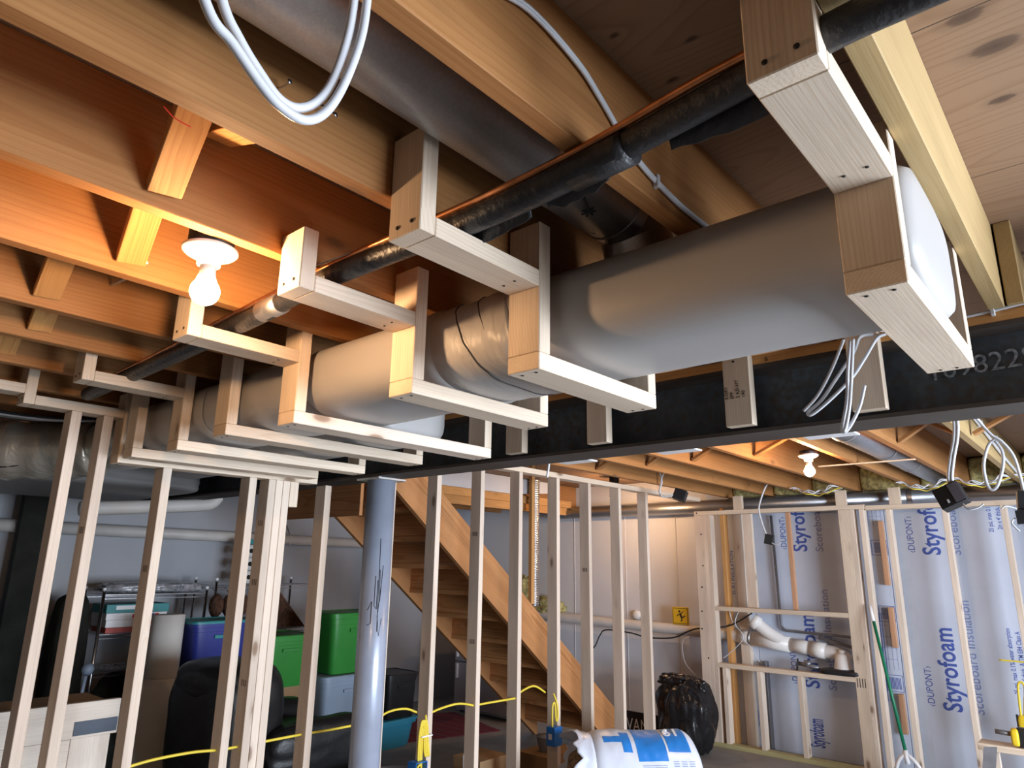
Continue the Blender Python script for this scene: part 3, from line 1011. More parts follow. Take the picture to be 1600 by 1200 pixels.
t = thing('black_drain_pipe', 'black plastic drain pipe passing above the nearest soffit frame', 'pipe')
tube('drain_tube', [(0.83, -0.70, 0.76), (0.845, 0.03, 0.757), (0.84, 0.142, 0.76)], 0.028, BLACKPL, t, 20, False)
tube('drain_coupling', [(0.842, 0.02, 0.757), (0.842, 0.10, 0.758)], 0.033, BLACKPL, t, 20, False)

# ================================================================= overhead cables
t = thing('stapled_cable', 'white cable snaking over the joist and plywood, held by a staple', 'cable')
cp = [(0.45, 0.572, 0.86), (0.539, 0.572, 0.80), (0.68, 0.574, 0.835), (0.81, 0.575, 0.82), (0.885, 0.577, 0.79), (0.985, 0.577, 0.735), (1.10, 0.577, 0.712), (1.23, 0.577, 0.705), (1.5, 0.577, 0.715), (2.0, 0.577, 0.74)]
nmcable('cable_sheath', cp, t, 0.0038)
nmcable('cable_sheath', cp, t, 0.0038, None, (0, -0.001, 0.005))
box('staple', (1.066, 1.076), (0.570, 0.583), (0.705, 0.732), CABLE, t)
t = thing('cable_loop', 'thick white double cable loop drooping in front of the joists overhead', 'cable')
lp = [(0.17, 0.60, 0.64), (0.221, 0.60, 0.528), (0.251, 0.60, 0.503), (0.287, 0.60, 0.474), (0.312, 0.60, 0.462), (0.34, 0.60, 0.463), (0.365, 0.60, 0.49), (0.386, 0.60, 0.545), (0.402, 0.60, 0.62), (0.405, 0.60, 0.70)]
nmcable('cable_strand', lp, t, 0.0055)
lp2 = [(0.20, 0.60, 0.66), (0.238, 0.60, 0.555), (0.262, 0.60, 0.52), (0.288, 0.60, 0.495), (0.312, 0.60, 0.478), (0.335, 0.60, 0.480), (0.358, 0.60, 0.503), (0.376, 0.60, 0.545), (0.390, 0.60, 0.62), (0.394, 0.60, 0.70)]
nmcable('cable_strand', lp2, t, 0.0055, None, (0, 0.010, 0))

# ================================================================= porcelain lamps
def lamp(lab, x, y, z, ztop):
    t = thing('bulb_holder', lab, 'lamp', 'porcelain bulb holders')
    lathe('junction_box', [(0.050, 0.0), (0.052, 0.002), (0.052, ztop - z - 0.018), (0.05, ztop - z - 0.0165)], (x, y, z + 0.0165), (0, 0, 1), BLACKPL, t, 8)
    lathe('porcelain_base', [(0.0, 0.016), (0.053, 0.016), (0.0595, 0.012), (0.0595, 0.007), (0.053, 0.001), (0.040, -0.006), (0.026, -0.012), (0.0245, -0.026), (0.021, -0.028), (0.0, -0.028)], (x, y, z), (0, 0, 1), PORC, t, 40)
    prof = [(0.001, -0.0)]
    R = 0.031
    for k in range(0, 19):
        a = math.pi * (0.24 + 0.76 * k / 18)
        prof.append((max(0.0005, R * math.sin(a)), R * math.cos(a) - 0.026))
    o = lathe('light_bulb', prof, (x, y, z - 0.0615), (0, 0, 1), BULB, t, 28)
    lathe('bulb_neck', [(0.0, 0.0), (0.0175, 0.0), (0.0175, -0.016), (0.0185, -0.022), (0.022, -0.034), (0.0, -0.034)], (x, y, z - 0.028), (0, 0, 1), PORC, o, 28)
    return t


lamp('lit bulb in a white porcelain holder near the soffit frames', 0.622, 1.450, 0.662, 0.72)
lamp('small lit bulb in a porcelain holder beyond the steel beam', 4.32, 1.385, 0.662, 0.70)
lamp('lit bulb glimpsed behind the stud wall top plate by the far wall', 6.15, 3.95, 0.70, 0.914)
t = thing('ceiling_wire', 'thin white wire passing through a drilled joist hole past the near bulb', 'wire')
tube('wire', [(0.60, 1.755, 0.725), (0.625, 1.84, 0.735), (0.66, 2.2, 0.80)], 0.004, CABLE, t, 8, False)
t = thing('ceiling_wire', 'thin white wire crossing the second dim bay past the bulb', 'wire')
tube('wire', [(0.62, 2.23, 0.74), (0.68, 2.54, 0.80)], 0.004, CABLE, t, 8, False)
t = thing('ceiling_wire', 'thin white wire crossing the third dim bay past the bulb', 'wire')
tube('wire', [(0.62, 2.60, 0.745), (0.70, 2.93, 0.80)], 0.004, CABLE, t, 8, False)
t = thing('wire_bundle', 'bundle of glossy dark and white wires at the far upper corner', 'wire')
for k in range(5):
    tube('wire', [(0.2 + 0.03 * k, 3.3 + 0.1 * k, 0.60 + 0.012 * k), (0.6, 3.5 + 0.1 * k, 0.60 + 0.01 * k), (0.95, 3.7 + 0.1 * k, 0.635 + 0.008 * k), (1.2, 3.72 + 0.05 * k, 0.672)], 0.007, [BLACKPL, CABLE, GALV, BLACKPL, COPPER][k], t, 8)

# ================================================================= long stud wall
W0, W1 = 3.161, 3.25
t = thing('stud_wall', 'long row of pale studs under the soffit, running from left to far wall', 'stud wall')
for x1, top in ((0.93, 0.5855), (1.05, 0.5855), (1.32, 0.3965), (1.73, 0.3965), (1.832, 0.3965), (1.872, 0.3965), (1.912, 0.3965), (2.16, 0.3965), (2.60, 0.6405), (2.96, 0.6405), (3.35, 0.6405), (3.74, 0.6405), (4.17, 0.6405), (4.58, 0.6405), (5.02, 0.6405), (5.46, 0.6405)):
    lean = 0.0
    box('stud', (x1 - 0.038, x1), (W0, W1), (FL + 0.0385, top), STUD, t, 'z')
for fx, zs in ((1.794, (0.17, -0.11, -0.56)), (3.312, (0.18, -0.48)), (4.542, (-0.04,)), (1.282, (-0.05,)), (1.012, (0.1,))):
    for z in zs:
        for k in range(3):
            box('grade_mark', (fx - 0.0012, fx - 0.0002), (3.185 + 0.016 * k, 3.189 + 0.016 * k), (z, z + 0.028), INKBLACK, t, bevel=0)
box('top_plate', (2.35, 6.49), (W0, W1), (0.641, 0.679), SPRUCE, t, 'x')
box('bottom_plate', (0.70, 5.48), (W0, W1), (FL, FL + 0.038), SPRUCE, t, 'x')
box('nailing_block', (1.914, 1.962), (W0, W0 + 0.06), (0.27, 0.3965), SPRUCE, t, 'z')
# ================================================================= column
t = thing('steel_column', 'grey painted round steel post with marker scribbles under the beam', 'column')
pp_ = lathe('post_pipe', [(0.0725, 0), (0.0725, H + 0.424 - 0.012)], (2.262, 2.872, FL), (0, 0, 1), COLUMN, t, 48)
box('cap_plate', (2.17, 2.35), (2.78, 2.96), (0.4115, 0.4235), GALV_DARK, t)
sc = [[(0.0, -0.08), (0.0, -0.22), (0.012, -0.235), (0.012, -0.10)], [(0.02, -0.05), (0.026, -0.20), (0.034, -0.03)], [(-0.03, -0.24), (-0.012, -0.20), (-0.012, -0.30), (-0.028, -0.31)],
      [(0.03, -0.12), (0.018, -0.27), (0.03, -0.36), (0.04, -0.28)], [(0.014, 0.10), (0.02, -0.34)]]
for s in sc:
    pts = []
    for u, z in s:
        a = math.radians(218) + u / 0.0725 * 1.0 + 0.25
        pts.append((2.262 + 0.0732 * math.cos(a), 2.872 + 0.0732 * math.sin(a), z + 0.02))
    tube('marker_scribble', pts, 0.0015, INKBLACK, pp_, 6, False)

# ================================================================= staircase
t = thing('staircase', 'brown wooden staircase seen from below behind the studs', 'staircase')
SL = -0.78
LZ, UZ = 2.86, 3.21


def zl_(x):
    return LZ + SL * x


def zu_(x):
    return UZ + SL * x


for y0 in (3.70, 4.62):
    xt = 2.78
    poly = [(xt, zl_(xt)), (xt, min(0.91, zu_(xt))), ((UZ - 0.91) / -SL, 0.91), (5.72, zu_(5.72)), (5.72, FL + 0.001), ((LZ - FL) / -SL, FL + 0.001)]
    prism('stringer', poly, 'y', y0, y0 + 0.038, FIR, t, grain=(1, 0, SL))
for n in range(1, 12):
    z = FL + 0.198 * n
    x = (3.03 - z) / 0.78
    box('tread', (x - 0.13, x + 0.15), (3.739, 4.619), (z - 0.038, z), FIR, t, 'y')
    box('riser', (x - 0.125, x - 0.105), (3.739, 4.619), (z + 0.0005, z + 0.159), FIR, t, 'y')
box('header_board', (2.78, 2.805), (3.739, 4.62), (0.30, 0.66), FIR, t, 'y')

# orange stud, flexible duct and insulation scrap behind the staircase
t = thing('orange_stud', 'single orange stud rising from the staircase edge behind the pale studs', 'stud')
box('stud_board', (4.50, 4.54), (3.702, 3.737), (-0.30, 0.9145), ROUGHFIR, t, 'z')
t = thing('flexible_duct', 'shiny ribbed flexible duct hanging behind the staircase', 'duct')
tube('flex_tube', [(5.85, 4.78, 0.913 - k * 0.0078) for k in range(0, 170)], lambda u: 0.055 + 0.006 * math.sin(u * 700), GALV, t, 18, False)
t = thing('insulation_scrap', 'yellow fibreglass scraps lying on the wall pipe', 'insulation')
blob('fibreglass_tuft', (6.72, 5.30, -0.48), (0.16, 0.50, 0.24), FIBER, t, 2, 0.45, 3, 4, 4)
blob('fibreglass_tuft', (6.70, 5.62, -0.30), (0.14, 0.28, 0.34), FIBER, t, 2, 0.45, 5, 4, 4)

# ================================================================= far wall: pipe
t = thing('wall_drain_pipe', 'long white drain pipe with a wye fitting along the far wall', 'pipe')
tube('pipe_run', [(6.70, 5.6, -0.53), (6.69, 5.0, -0.575), (6.69, 3.3, -0.61), (6.68, 2.9, -0.625)], 0.052, PVC_OLD, t, 24)
tube('rubber_coupling', [(6.68, 2.93, -0.62), (6.68, 2.80, -0.632)], 0.062, PVC_OLD, t, 24, False)
tube('hose_clamp', [(6.68, 2.83, -0.63), (6.68, 2.81, -0.631)], 0.0645, GALV, t, 24, False)
tube('wye_fitting', [(6.68, 2.80, -0.632), (6.67, 2.45, -0.66)], 0.066, PVC, t, 28, False)
tube('wye_branch', [(6.67, 2.50, -0.65), (6.63, 2.64, -0.56), (6.60, 2.74, -0.47)], 0.055, PVC, t, 24)
tube('wye_hub', [(6.612, 2.71, -0.50), (6.596, 2.76, -0.455)], 0.064, PVC, t, 24, False)
tube('pipe_run', [(6.67, 2.46, -0.658), (6.67, 2.22, -0.68)], 0.058, PVC, t, 28, False)
tube('pipe_hub', [(6.67, 2.27, -0.676), (6.665, 2.14, -0.69)], 0.068, PVC, t, 28, False)
tube('pipe_elbow', [(6.665, 2.15, -0.69), (6.66, 2.05, -0.70), (6.64, 1.98, -0.73), (6.62, 1.955, -0.76)], 0.058, PVC, t, 28)
lathe('floor_bell', [(0.0, 0.0), (0.085, 0.0), (0.080, 0.02), (0.055, 0.14), (0.03, 0.16), (0.0, 0.16)], (6.60, 1.99, -0.845), (0, 0, 1), PVC, t, 28)
lathe('bell_cap', [(0, 0), (0.03, 0), (0.03, 0.03), (0, 0.03)], (6.60, 1.99, -0.69), (0, 0, 1), PVC, t, 16)
t = thing('pump_assembly', 'dark pump body and valve on the lower frame rail beneath white pipe', 'pump')
blob('pump_base', (6.56, 2.0, -0.835), (0.16, 0.34, 0.05), BLACKPL, t, 4, 0, 0, 3)
tube('pump_hose', [(6.60, 1.84, -0.83), (6.62, 1.80, -0.74), (6.64, 1.87, -0.66), (6.66, 2.0, -0.62), (6.70, 2.2, -0.58)], 0.014, PINKSHADE, t, 10)
tube('valve_pipe', [(6.56, 2.18, -0.82), (6.58, 2.36, -0.80)], 0.018, PINKSHADE, t, 10, False)
tube('valve_handle', [(6.56, 2.37, -0.86), (6.57, 2.36, -0.76)], 0.008, BLACKPL, t, 8, False)
lathe('valve_body', [(0, 0), (0.032, 0), (0.032, 0.05), (0, 0.05)], (6.58, 2.28, -0.82), (0, 0, 1), PINKSHADE, t, 12)
t = thing('dark_iron_pipe', 'thin dark iron pipe dropping behind the frame then running along it', 'pipe')
tube('iron_tube', [(6.74, 2.56, 0.50), (6.74, 2.545, -0.50), (6.735, 2.53, -0.53), (6.73, 2.50, -0.545), (6.66, 1.83, -0.56), (6.655, 1.80, -0.58), (6.655, 1.80, -0.84)], 0.0125, PINKSHADE, t, 10, False)
t = thing('smoke_detector_puck', 'small round white fitting stuck on the wall above the drain pipe', 'fitting')
lathe('puck', [(0, 0), (0.045, 0), (0.05, 0.01), (0.05, 0.03), (0.03, 0.045), (0, 0.045)], (6.815, 4.12, -0.50), (-1, 0, 0), PVC, t, 24)
t = thing('black_wall_cord', 'thin black cord looping along the white drain pipe', 'cord')
tube('cord', [(6.60, 4.70, -0.90), (6.60, 4.55, -0.85), (6.62, 4.48, -0.72), (6.63, 4.4, -0.66), (6.63, 4.1, -0.67), (6.63, 3.9, -0.70), (6.63, 3.6, -0.68), (6.62, 3.35, -0.58), (6.6, 3.0, -0.53), (6.58, 2.75, -0.40)], 0.007, BLACKPL, t, 8)
t = thing('thin_white_wires', 'thin white wires hanging around the drain pipe inside the frame', 'wire')
for pts in ([(6.6, 2.88, -0.38), (6.58, 2.92, -0.50), (6.56, 2.84, -0.62), (6.58, 2.98, -0.76), (6.58, 3.06, -0.82)], [(6.6, 2.98, -0.40), (6.6, 2.95, -0.5), (6.6, 2.90, -0.55)],
            [(6.56, 2.86, -0.62), (6.56, 2.78, -0.70), (6.56, 2.70, -0.82)], [(6.6, 3.42, -0.66), (6.62, 3.50, -0.72), (6.62, 3.48, -0.90), (6.62, 3.36, -1.02)]):
    tube('wire', pts, 0.004, CABLE, t, 6)

# sign
t = thing('warning_sign', 'yellow warning sign with a slipping figure resting on the wall pipe', 'sign')
sy0, sy1, sz0, sz1, sx_ = 3.44, 3.62, -0.555, -0.385, 6.66
box('sign_plate', (sx_, sx_ + 0.012), (sy0, sy1), (sz0, sz1), SIGNYEL, t)
for a in ((sy0 + .008, sy1 - .008, sz1 - .010, sz1 - .014), (sy0 + .008, sy1 - .008, sz0 + .010, sz0 + .014)):
    box('sign_border', (sx_ - 0.0015, sx_ + .0005), (a[0], a[1]), (a[3], a[2]), INKBLACK, t, bevel=0)
for a in ((sy0 + .008, sy0 + .012), (sy1 - .012, sy1 - .008)):
    box('sign_border', (sx_ - 0.0015, sx_ + .0005), a, (sz0 + .012, sz1 - .012), INKBLACK, t, bevel=0)
cy, cz = (sy0 + sy1) / 2, (sz0 + sz1) / 2
bm = bmesh.new()
for pts, r in (([(0, 0.000, 0.018), (0, -0.012, -0.012)], 0.011), ([(0, -0.012, -0.012), (0, -0.032, -0.012), (0, -0.052, 0.004)], 0.006), ([(0, -0.012, -0.012), (0, -0.018, -0.036), (0, -0.004, -0.052)], 0.006),
               ([(0, 0.0, 0.02), (0, 0.022, 0.012), (0, 0.036, -0.004)], 0.0045), ([(0, 0.0, 0.02), (0, -0.02, 0.03), (0, -0.034, 0.044)], 0.0045)):
    sweep(bm, [Vector((p[0], p[1], p[2])) for p in pts], r, 8)
bmesh.ops.create_icosphere(bm, subdivisions=2, radius=0.011, matrix=Matrix.Translation((0, 0.008, 0.043)))
for v in bm.verts:
    v.co.x *= 0.12
finish(bm, 'falling_figure', INKBLACK, t, Matrix.Translation((sx_ - 0.001, cy, cz + H)))

# ================================================================= foam boards with print
def print_block(t, x, y, z0, full=True):
    """one repeat of the printing, reading upward"""
    o = (x, y, z0)
    L_ = (0, 0, 1)
    U = (0, 1, 0)
    lettering('brand_print', 'Styrofoam' if full else 'Styrofo', 0.185, (x, y, z0), L_, U, INKBLUE, t, bold=0.0035, sx=0.82)
    lettering('maker_print', '\u2039DUPONT\u203a', 0.075, (x, y + 0.185, z0 + 0.02), L_, U, INKBLUE, t, sx=0.85)
    lettering('product_print', 'Scoreboard Insulation' if full else 'Scoreboard Insu', 0.098, (x, y - 0.145, z0 + 0.0), L_, U, INKPALE, t, bold=0.0008, sx=0.98)
    lettering('fine_print', '25 psi, max 0.1% water absorption' if full else '25 psi, max 0.1% water', 0.045, (x, y - 0.39, z0 + 0.18), L_, U, INKBLUE, t, bold=0.0006, sx=0.75)
    lettering('fine_print', '2in x 4\' thick, ASTM E84 Class A' if full else '2in x 4\' thick, ASTM', 0.045, (x, y - 0.45, z0 + 0.20), L_, U, INKBLUE, t, bold=0.0006, sx=0.72)
    for k in range(4):
        box('table_rule', (x - 0.0004, x + 0.0006), (y - 0.555 - 0.034 * k, y - 0.552 - 0.034 * k), (z0 + 0.22, z0 + 0.72), INKPALE, t, bevel=0)
    for k in range(5):
        box('table_rule', (x - 0.0004, x + 0.0006), (y - 0.655, y - 0.55), (z0 + 0.30 + 0.09 * k, z0 + 0.303 + 0.09 * k), INKPALE, t, bevel=0)


def barcode(t, x, y, z):
    for k in range(9):
        box('barcode_bar', (x - 0.0004, x + 0.0006), (y + 0.010 * k, y + 0.010 * k + 0.005), (z, z + 0.09), INKBLUE, t, bevel=0)
    for a in ((y - 0.018, y - 0.014), (y + 0.104, y + 0.108)):
        box('barcode_frame', (x - 0.0004, x + 0.0006), a, (z - 0.02, z + 0.11), INKBLUE, t, bevel=0)
    for a in ((z - 0.02, z - 0.016), (z + 0.106, z + 0.11)):
        box('barcode_frame', (x - 0.0004, x + 0.0006), (y - 0.018, y + 0.108), a, INKBLUE, t, bevel=0)


FX = 6.77
sheets = [((2.79, 3.24), 'narrow foam sheet inside the frame against the white vinyl wall'),
          ((1.58, 2.785), 'printed pale blue foam sheet behind the framed opening with the drain pipe'),
          ((0.40, 1.575), 'printed pale blue foam sheet behind the green broom handle side studs'),
          ((-0.80, 0.395), 'printed pale foam sheet at the outer end of the far wall')]
for i, (yy, lab) in enumerate(sheets):
    t = thing('foam_board', lab, 'insulation board', 'printed foam insulation boards')
    t = box('foam_sheet', (FX, 6.818), yy, (FL, 0.90), FOAM, t, bevel=0.002)
    x = FX - 0.0008
    if i == 1:
        print_block(t, x, 2.26, 0.16, False)
        print_block(t, x, 2.26, -1.02)
        lettering('product_print', 'Styrofoam', 0.185, (x, 2.26, -2.10 + 0.6), (0, 0, 1), (0, 1, 0), INKBLUE, t, bold=0.0035, sx=0.30)
        barcode(t, x, 1.60, 0.15)
        barcode(t, x, 1.60, -0.40)
        barcode(t, x, 1.60, -0.95)
        for k in range(3):
            box('print_rule', (x - .0004, x + .0006), (1.69 + 0.02 * k, 1.695 + 0.02 * k), (-1.05, -0.35), INKBLUE, t, bevel=0)
    elif i == 2:
        print_block(t, x, 1.185, 0.13, False)
        print_block(t, x, 1.185, -1.07)
        lettering('print_mark', 'K', 0.06, (x, 1.50, -0.7), (0, 0, 1), (0, 1, 0), INKPALE, t)
        box('clear_tape', (x - .0008, x + .0002), (1.42, 1.50), (-1.58, 0.5), plain('clear_tape', (0.62, 0.68, 0.79), 0.12, 0, 0.04, 6), t, bevel=0)
    elif i == 3:
        for z in (0.13, -1.07):
            lettering('fine_print', 'Insulation FOAM', 0.08, (x, 0.30, z), (0, 0, 1), (0, 1, 0), INKPALE, t, bold=0.001, sx=0.8)
            lettering('fine_print', 'R-10 25 psi ASTM C578', 0.05, (x, 0.20, z), (0, 0, 1), (0, 1, 0), INKBLUE, t, sx=0.8)
            lettering('certification_print', '\u00ae', 0.16, (x, 0.30, z - 0.0), (0, 0, 1), (0, 1, 0), INKBLUE, t)
    elif i == 0:
        lettering('fine_print', 'SL-R1 INSULATION', 0.05, (x, 2.98, -0.25), (0, 0, 1), (0, 1, 0), INKBLUE, t)
        barcode(t, x, 2.85, -1.38)

# ================================================================= far framing (boxed access frame)
X0, X1 = 6.50, 6.589
t = thing('access_frame', 'open pale stud frame with rails and short cripples around drain pipe', 'stud frame')
box('stud', (X0, X1), (3.115, 3.153), (FL + 0.0385, 0.509), STUD, t, 'z')
box('stud', (X0, X0 + 0.038), (3.154, 3.243), (FL + 0.0385, 0.509), STUD, t, 'z')
box('stud', (X0, X1), (3.076, 3.114), (FL + 0.0385, 0.509), STUD, t, 'z')
box('top_plate', (X0, X1), (1.66, 3.243), (0.510, 0.548), SPRUCE, t, 'y')
box('post', (X0, X0 + 0.038), (1.79, 1.879), (FL + 0.0385, 0.509), SPRUCE, t, 'z')
box('stud', (X0, X1), (1.751, 1.789), (FL + 0.0385, 0.509), STUD, t, 'z')
box('stud', (X0, X1), (1.67, 1.708), (FL + 0.0385, 0.509), STUD, t, 'z')
box('post', (X0, X0 + 0.038), (1.80, 1.889), (0.5485, 0.679), SPRUCE, t, 'z')
box('upper_rail', (X0, X1), (1.88, 3.075), (-0.390, -0.352), SPRUCE, t, 'y')
box('lower_rail', (X0, X1), (1.88, 3.075), (-0.895, -0.857), SPRUCE, t, 'y')
box('cripple', (X0 + 0.05, X1), (2.68, 2.765), (-0.351, 0.509), STUD, t, 'z')
box('cripple', (X0 + 0.05, X1), (2.318, 2.356), (-0.351, 0.509), CEDAR, t, 'z')
box('cripple', (X0, X1), (3.0, 3.038), (FL + 0.0385, -0.896), STUD, t, 'z')
box('cripple', (X0, X1), (2.675, 2.713), (FL + 0.0385, -0.896), STUD, t, 'z')
box('cripple', (X0, X1), (2.315, 2.353), (FL + 0.0385, -0.896), STUD, t, 'z')
box('bottom_plate', (X0, X1), (1.67, 3.243), (FL, FL + 0.038), TREATED, t, 'y')
for k in range(4):
    box('crayon_mark', (X0 - 0.0008, X0 + .0004), (1.80 + 0.02 * k, 1.806 + 0.02 * k), (-0.93, -0.86), INKBLACK, t, bevel=0)
random.seed(4)
screws([(X0 - 0.0005, 3.165 + 0.06 * random.random(), -1.3 + 1.75 * k / 8 + 0.1 * random.random()) for k in range(9)], (-1, 0, 0), t, 0.008)
t = thing('niche_stud', 'orange-brown stud standing behind the left post of the access frame', 'stud')
box('stud_board', (6.61, 6.70), (2.985, 3.023), (FL, 0.60), ROUGHFIR, t, 'z')
t = thing('niche_stud', 'pale stud beside the orange-brown one behind the access frame', 'stud')
box('stud_board', (6.70, 6.768), (2.84, 2.93), (FL, 0.60), STUD, t, 'z')
box('stud_board', (6.70, 6.768), (2.70, 2.74), (FL, -0.83), PINKSHADE, t, 'z')

t = thing('furring_wall', 'row of widely spaced pale studs over printed foam, by the green broom', 'stud wall')
for y in (1.462, 1.052, 0.662, 0.262, -0.15):
    box('stud', (X0, X1), (y, y + 0.038), (FL + 0.0385, 0.499), STUD, t, 'z')
box('top_plate', (X0, X1), (-0.60, 1.655), (0.500, 0.538), SPRUCE, t, 'y')
box('bottom_plate', (X0, X1), (-0.60, 1.655), (FL, FL + 0.038), TREATED, t, 'y')
box('hanger_block', (X0, X0 + 0.038), (1.375, 1.464), (0.5385, 0.679), SPRUCE, t, 'z')
box('hanger_block', (X0, X0 + 0.038), (2.74, 2.829), (0.5485, 0.679), SPRUCE, t, 'z')
for k, (z0, z1) in enumerate(((-0.12, 0.42), (-0.62, -0.30), (-1.28, -0.98))):
    t = thing('wood_shim', ['reddish wood strip beside the post, topmost of three', 'reddish wood strip by the post, middle of three', 'reddish wood strip by the post, lowest of three'][k], 'wood strip', 'reddish strips beside the frame post')
    box('strip', (6.725, 6.768), (1.585, 1.625), (z0, z1), CEDAR, t, 'z')

# ducts along the far wall and far bay
t = thing('far_wall_duct', 'silver round duct running along the top of the far wall', 'duct')
lathe('duct_pipe', [(0.066, 0), (0.066, 4.1)], (6.67, 5.2, 0.605), (0, -1, 0), GALV, t, 32)
for y in (1.95, 1.35, 1.10, 0.0):
    lathe('duct_collar', [(0.068, 0), (0.069, 0.01), (0.069, 0.03), (0.068, 0.04)], (6.67, y, 0.605), (0, -1, 0), GALV, t, 32, caps=False)
lathe('duct_pipe', [(0.064, 0), (0.064, 1.9)], (6.67, 1.1, 0.603), (0, -1, 0), GALV, t, 32)
t = thing('far_bay_duct', 'silver round duct between joists beyond the steel beam', 'duct')
lathe('duct_pipe', [(0.082, 0), (0.082, 4.0)], (2.6, 1.10, 0.775), (1, 0, 0), GALV, t, 40)
for x in (4.05, 4.9, 5.6):
    lathe('duct_collar', [(0.084, 0), (0.086, 0.006), (0.086, 0.02), (0.084, 0.026)], (x, 1.10, 0.775), (1, 0, 0), GALV_DARK, t, 40, caps=False)
t = thing('cable_support_strap', 'pale thin strap crossing below the far round duct', 'strap')
box('strap', (4.86, 4.89), (0.92, 1.50), (0.672, 0.679), SPRUCE, t, 'y')
RL = ['in the outermost bay by the cable loop', 'in the bay above the large black box', 'in the bay before the far round duct', 'behind the far round duct', 'in the bay left of the far bulb',
      'two bays left of the far bulb', 'three bays left of the far bulb', 'nearest the stud wall corner']
for k in range(1, len(ys)):
    t = thing('rim_insulation', 'green-yellow insulation above the far wall, ' + RL[k - 1], 'insulation', 'insulation stuffed between far joist ends')
    a, b = ys[k - 1] + 0.004, ys[k] - 0.042
    blob('fibreglass_batt', (6.735, (a + b) / 2, 0.795), (0.06, b - a, 0.225), FIBER, t, 7, 0.03, k)
for k, (ya, yb, zz) in enumerate(((1.75, 2.12, 0.672), (0.95, 1.30, 0.668), (0.58, 0.93, 0.675), (-0.28, 0.54, 0.675))):
    t = thing('cable_bundle', ['sagging cables under the joist pair left of the far bulb', 'sagging white and yellow cables under the mouth of far round duct',
                               'sagging cables between far round duct and large black box', 'cable run reaching the outer far corner under the joists'][k], 'cable', 'cables strung under the far joists')
    for q in range(4):
        n_ = 8
        sg = 0.05 + 0.012 * q
        pts = [(6.25 - 0.06 * q + 0.02 * math.sin(i * 1.7 + q), ya + (yb - ya) * i / n_, zz - sg * math.sin(math.pi * i / n_) * (0.7 + 0.3 * math.sin(q * 2.0)) + 0.008 * q * (i % 2)) for i in range(n_ + 1)]
        tube('cable', pts, 0.0045, YCABLE if q == 1 else CABLE, t, 6)

# ================================================================= hanging cables with black boxes
def hang_box(t, c, dims, rot, mat=BLACKPL):
    bm = bmesh.new()
    bmesh.ops.create_cube(bm, size=1)
    for v in bm.verts:
        v.co = Vector((v.co.x * dims[0], v.co.y * dims[1], v.co.z * dims[2]))
    bmesh.ops.bevel(bm, geom=list(bm.edges), offset=0.002, segments=2, affect='EDGES', profile=0.5)
    mw = Matrix.Rotation(rot[2], 4, 'Z') @ Matrix.Rotation(rot[1], 4, 'Y') @ Matrix.Rotation(rot[0], 4, 'X')
    mw.translation = Vector(c) + Vector((0, 0, H))
    o = finish(bm, 'outlet_box', mat, t, mw)
    return o, mw


t = thing('hanging_outlet_box', 'largest black outlet box tilted on a white cable under the beam', 'outlet box', 'black outlet boxes on dangling cables')
o, mw = hang_box(t, (3.2, 0.497, 0.286), (0.055, 0.095, 0.085), (math.radians(-24), math.radians(10), math.radians(-8)))
bm = bmesh.new()
bmesh.ops.create_cube(bm, size=1)
for v in bm.verts:
    v.co = Vector((v.co.x * 0.003 - 0.028, v.co.y * 0.035 - 0.028, v.co.z * 0.075))
finish(bm, 'box_window', plain('grey_box_face', (0.16, 0.15, 0.18), 0.3), t, mw)
bm = bmesh.new()
bmesh.ops.create_cube(bm, size=1)
for v in bm.verts:
    v.co = Vector((v.co.x * 0.002 - 0.0285, v.co.y * 0.007 + 0.012, v.co.z * 0.014 - 0.022))
finish(bm, 'white_print_mark', INKWHITE, t, mw)
for dy in (-0.006, 0.006):
    tube('cable', [(3.2, 0.447 + dy, 0.79), (3.2, 0.444 + dy, 0.60), (3.2, 0.452 + dy, 0.52), (3.2, 0.474 + dy, 0.44), (3.2, 0.490 + dy, 0.37), (3.2, 0.492 + dy, 0.33)], 0.0062, CABLE, t, 8)
tube('wire_end', [(3.18, 0.46, 0.255), (3.16, 0.44, 0.232), (3.16, 0.41, 0.236), (3.16, 0.39, 0.25)], 0.003, CABLE, t, 6)
t = thing('hanging_outlet_box', 'pair of black outlet boxes on a looped white cable at outer edge', 'outlet box', 'black outlet boxes on dangling cables')
hang_box(t, (3.3, 0.268, 0.265), (0.05, 0.06, 0.07), (0.1, 0.1, 0.2))
hang_box(t, (3.28, 0.262, 0.205), (0.05, 0.09, 0.05), (-0.05, 0.0, 0.1))
nmcable('cable', [(3.2, 0.35, 0.80), (3.25, 0.40, 0.66), (3.3, 0.375, 0.585), (3.3, 0.345, 0.53), (3.3, 0.315, 0.50), (3.3, 0.285, 0.44), (3.3, 0.275, 0.36), (3.3, 0.272, 0.30)], t, 0.0062)
nmcable('cable', [(3.3, 0.335, 0.51), (3.3, 0.36, 0.49), (3.3, 0.385, 0.42), (3.3, 0.387, 0.35), (3.3, 0.375, 0.315), (3.3, 0.352, 0.33), (3.3, 0.325, 0.40), (3.3, 0.318, 0.46), (3.3, 0.335, 0.505)], t, 0.0062)
nmcable('wire_end', [(3.26, 0.30, 0.235), (3.24, 0.33, 0.245), (3.24, 0.345, 0.235)], t, 0.003)
nmcable('wire_end', [(3.26, 0.31, 0.20), (3.24, 0.32, 0.18), (3.24, 0.30, 0.15)], t, 0.003)
t = thing('hanging_outlet_box', 'black outlet box on a knotted white cable in front of studs', 'outlet box', 'black outlet boxes on dangling cables')
hang_box(t, (5.30, 2.76, 0.585), (0.07, 0.10, 0.09), (math.radians(20), 0.2, 0.3))
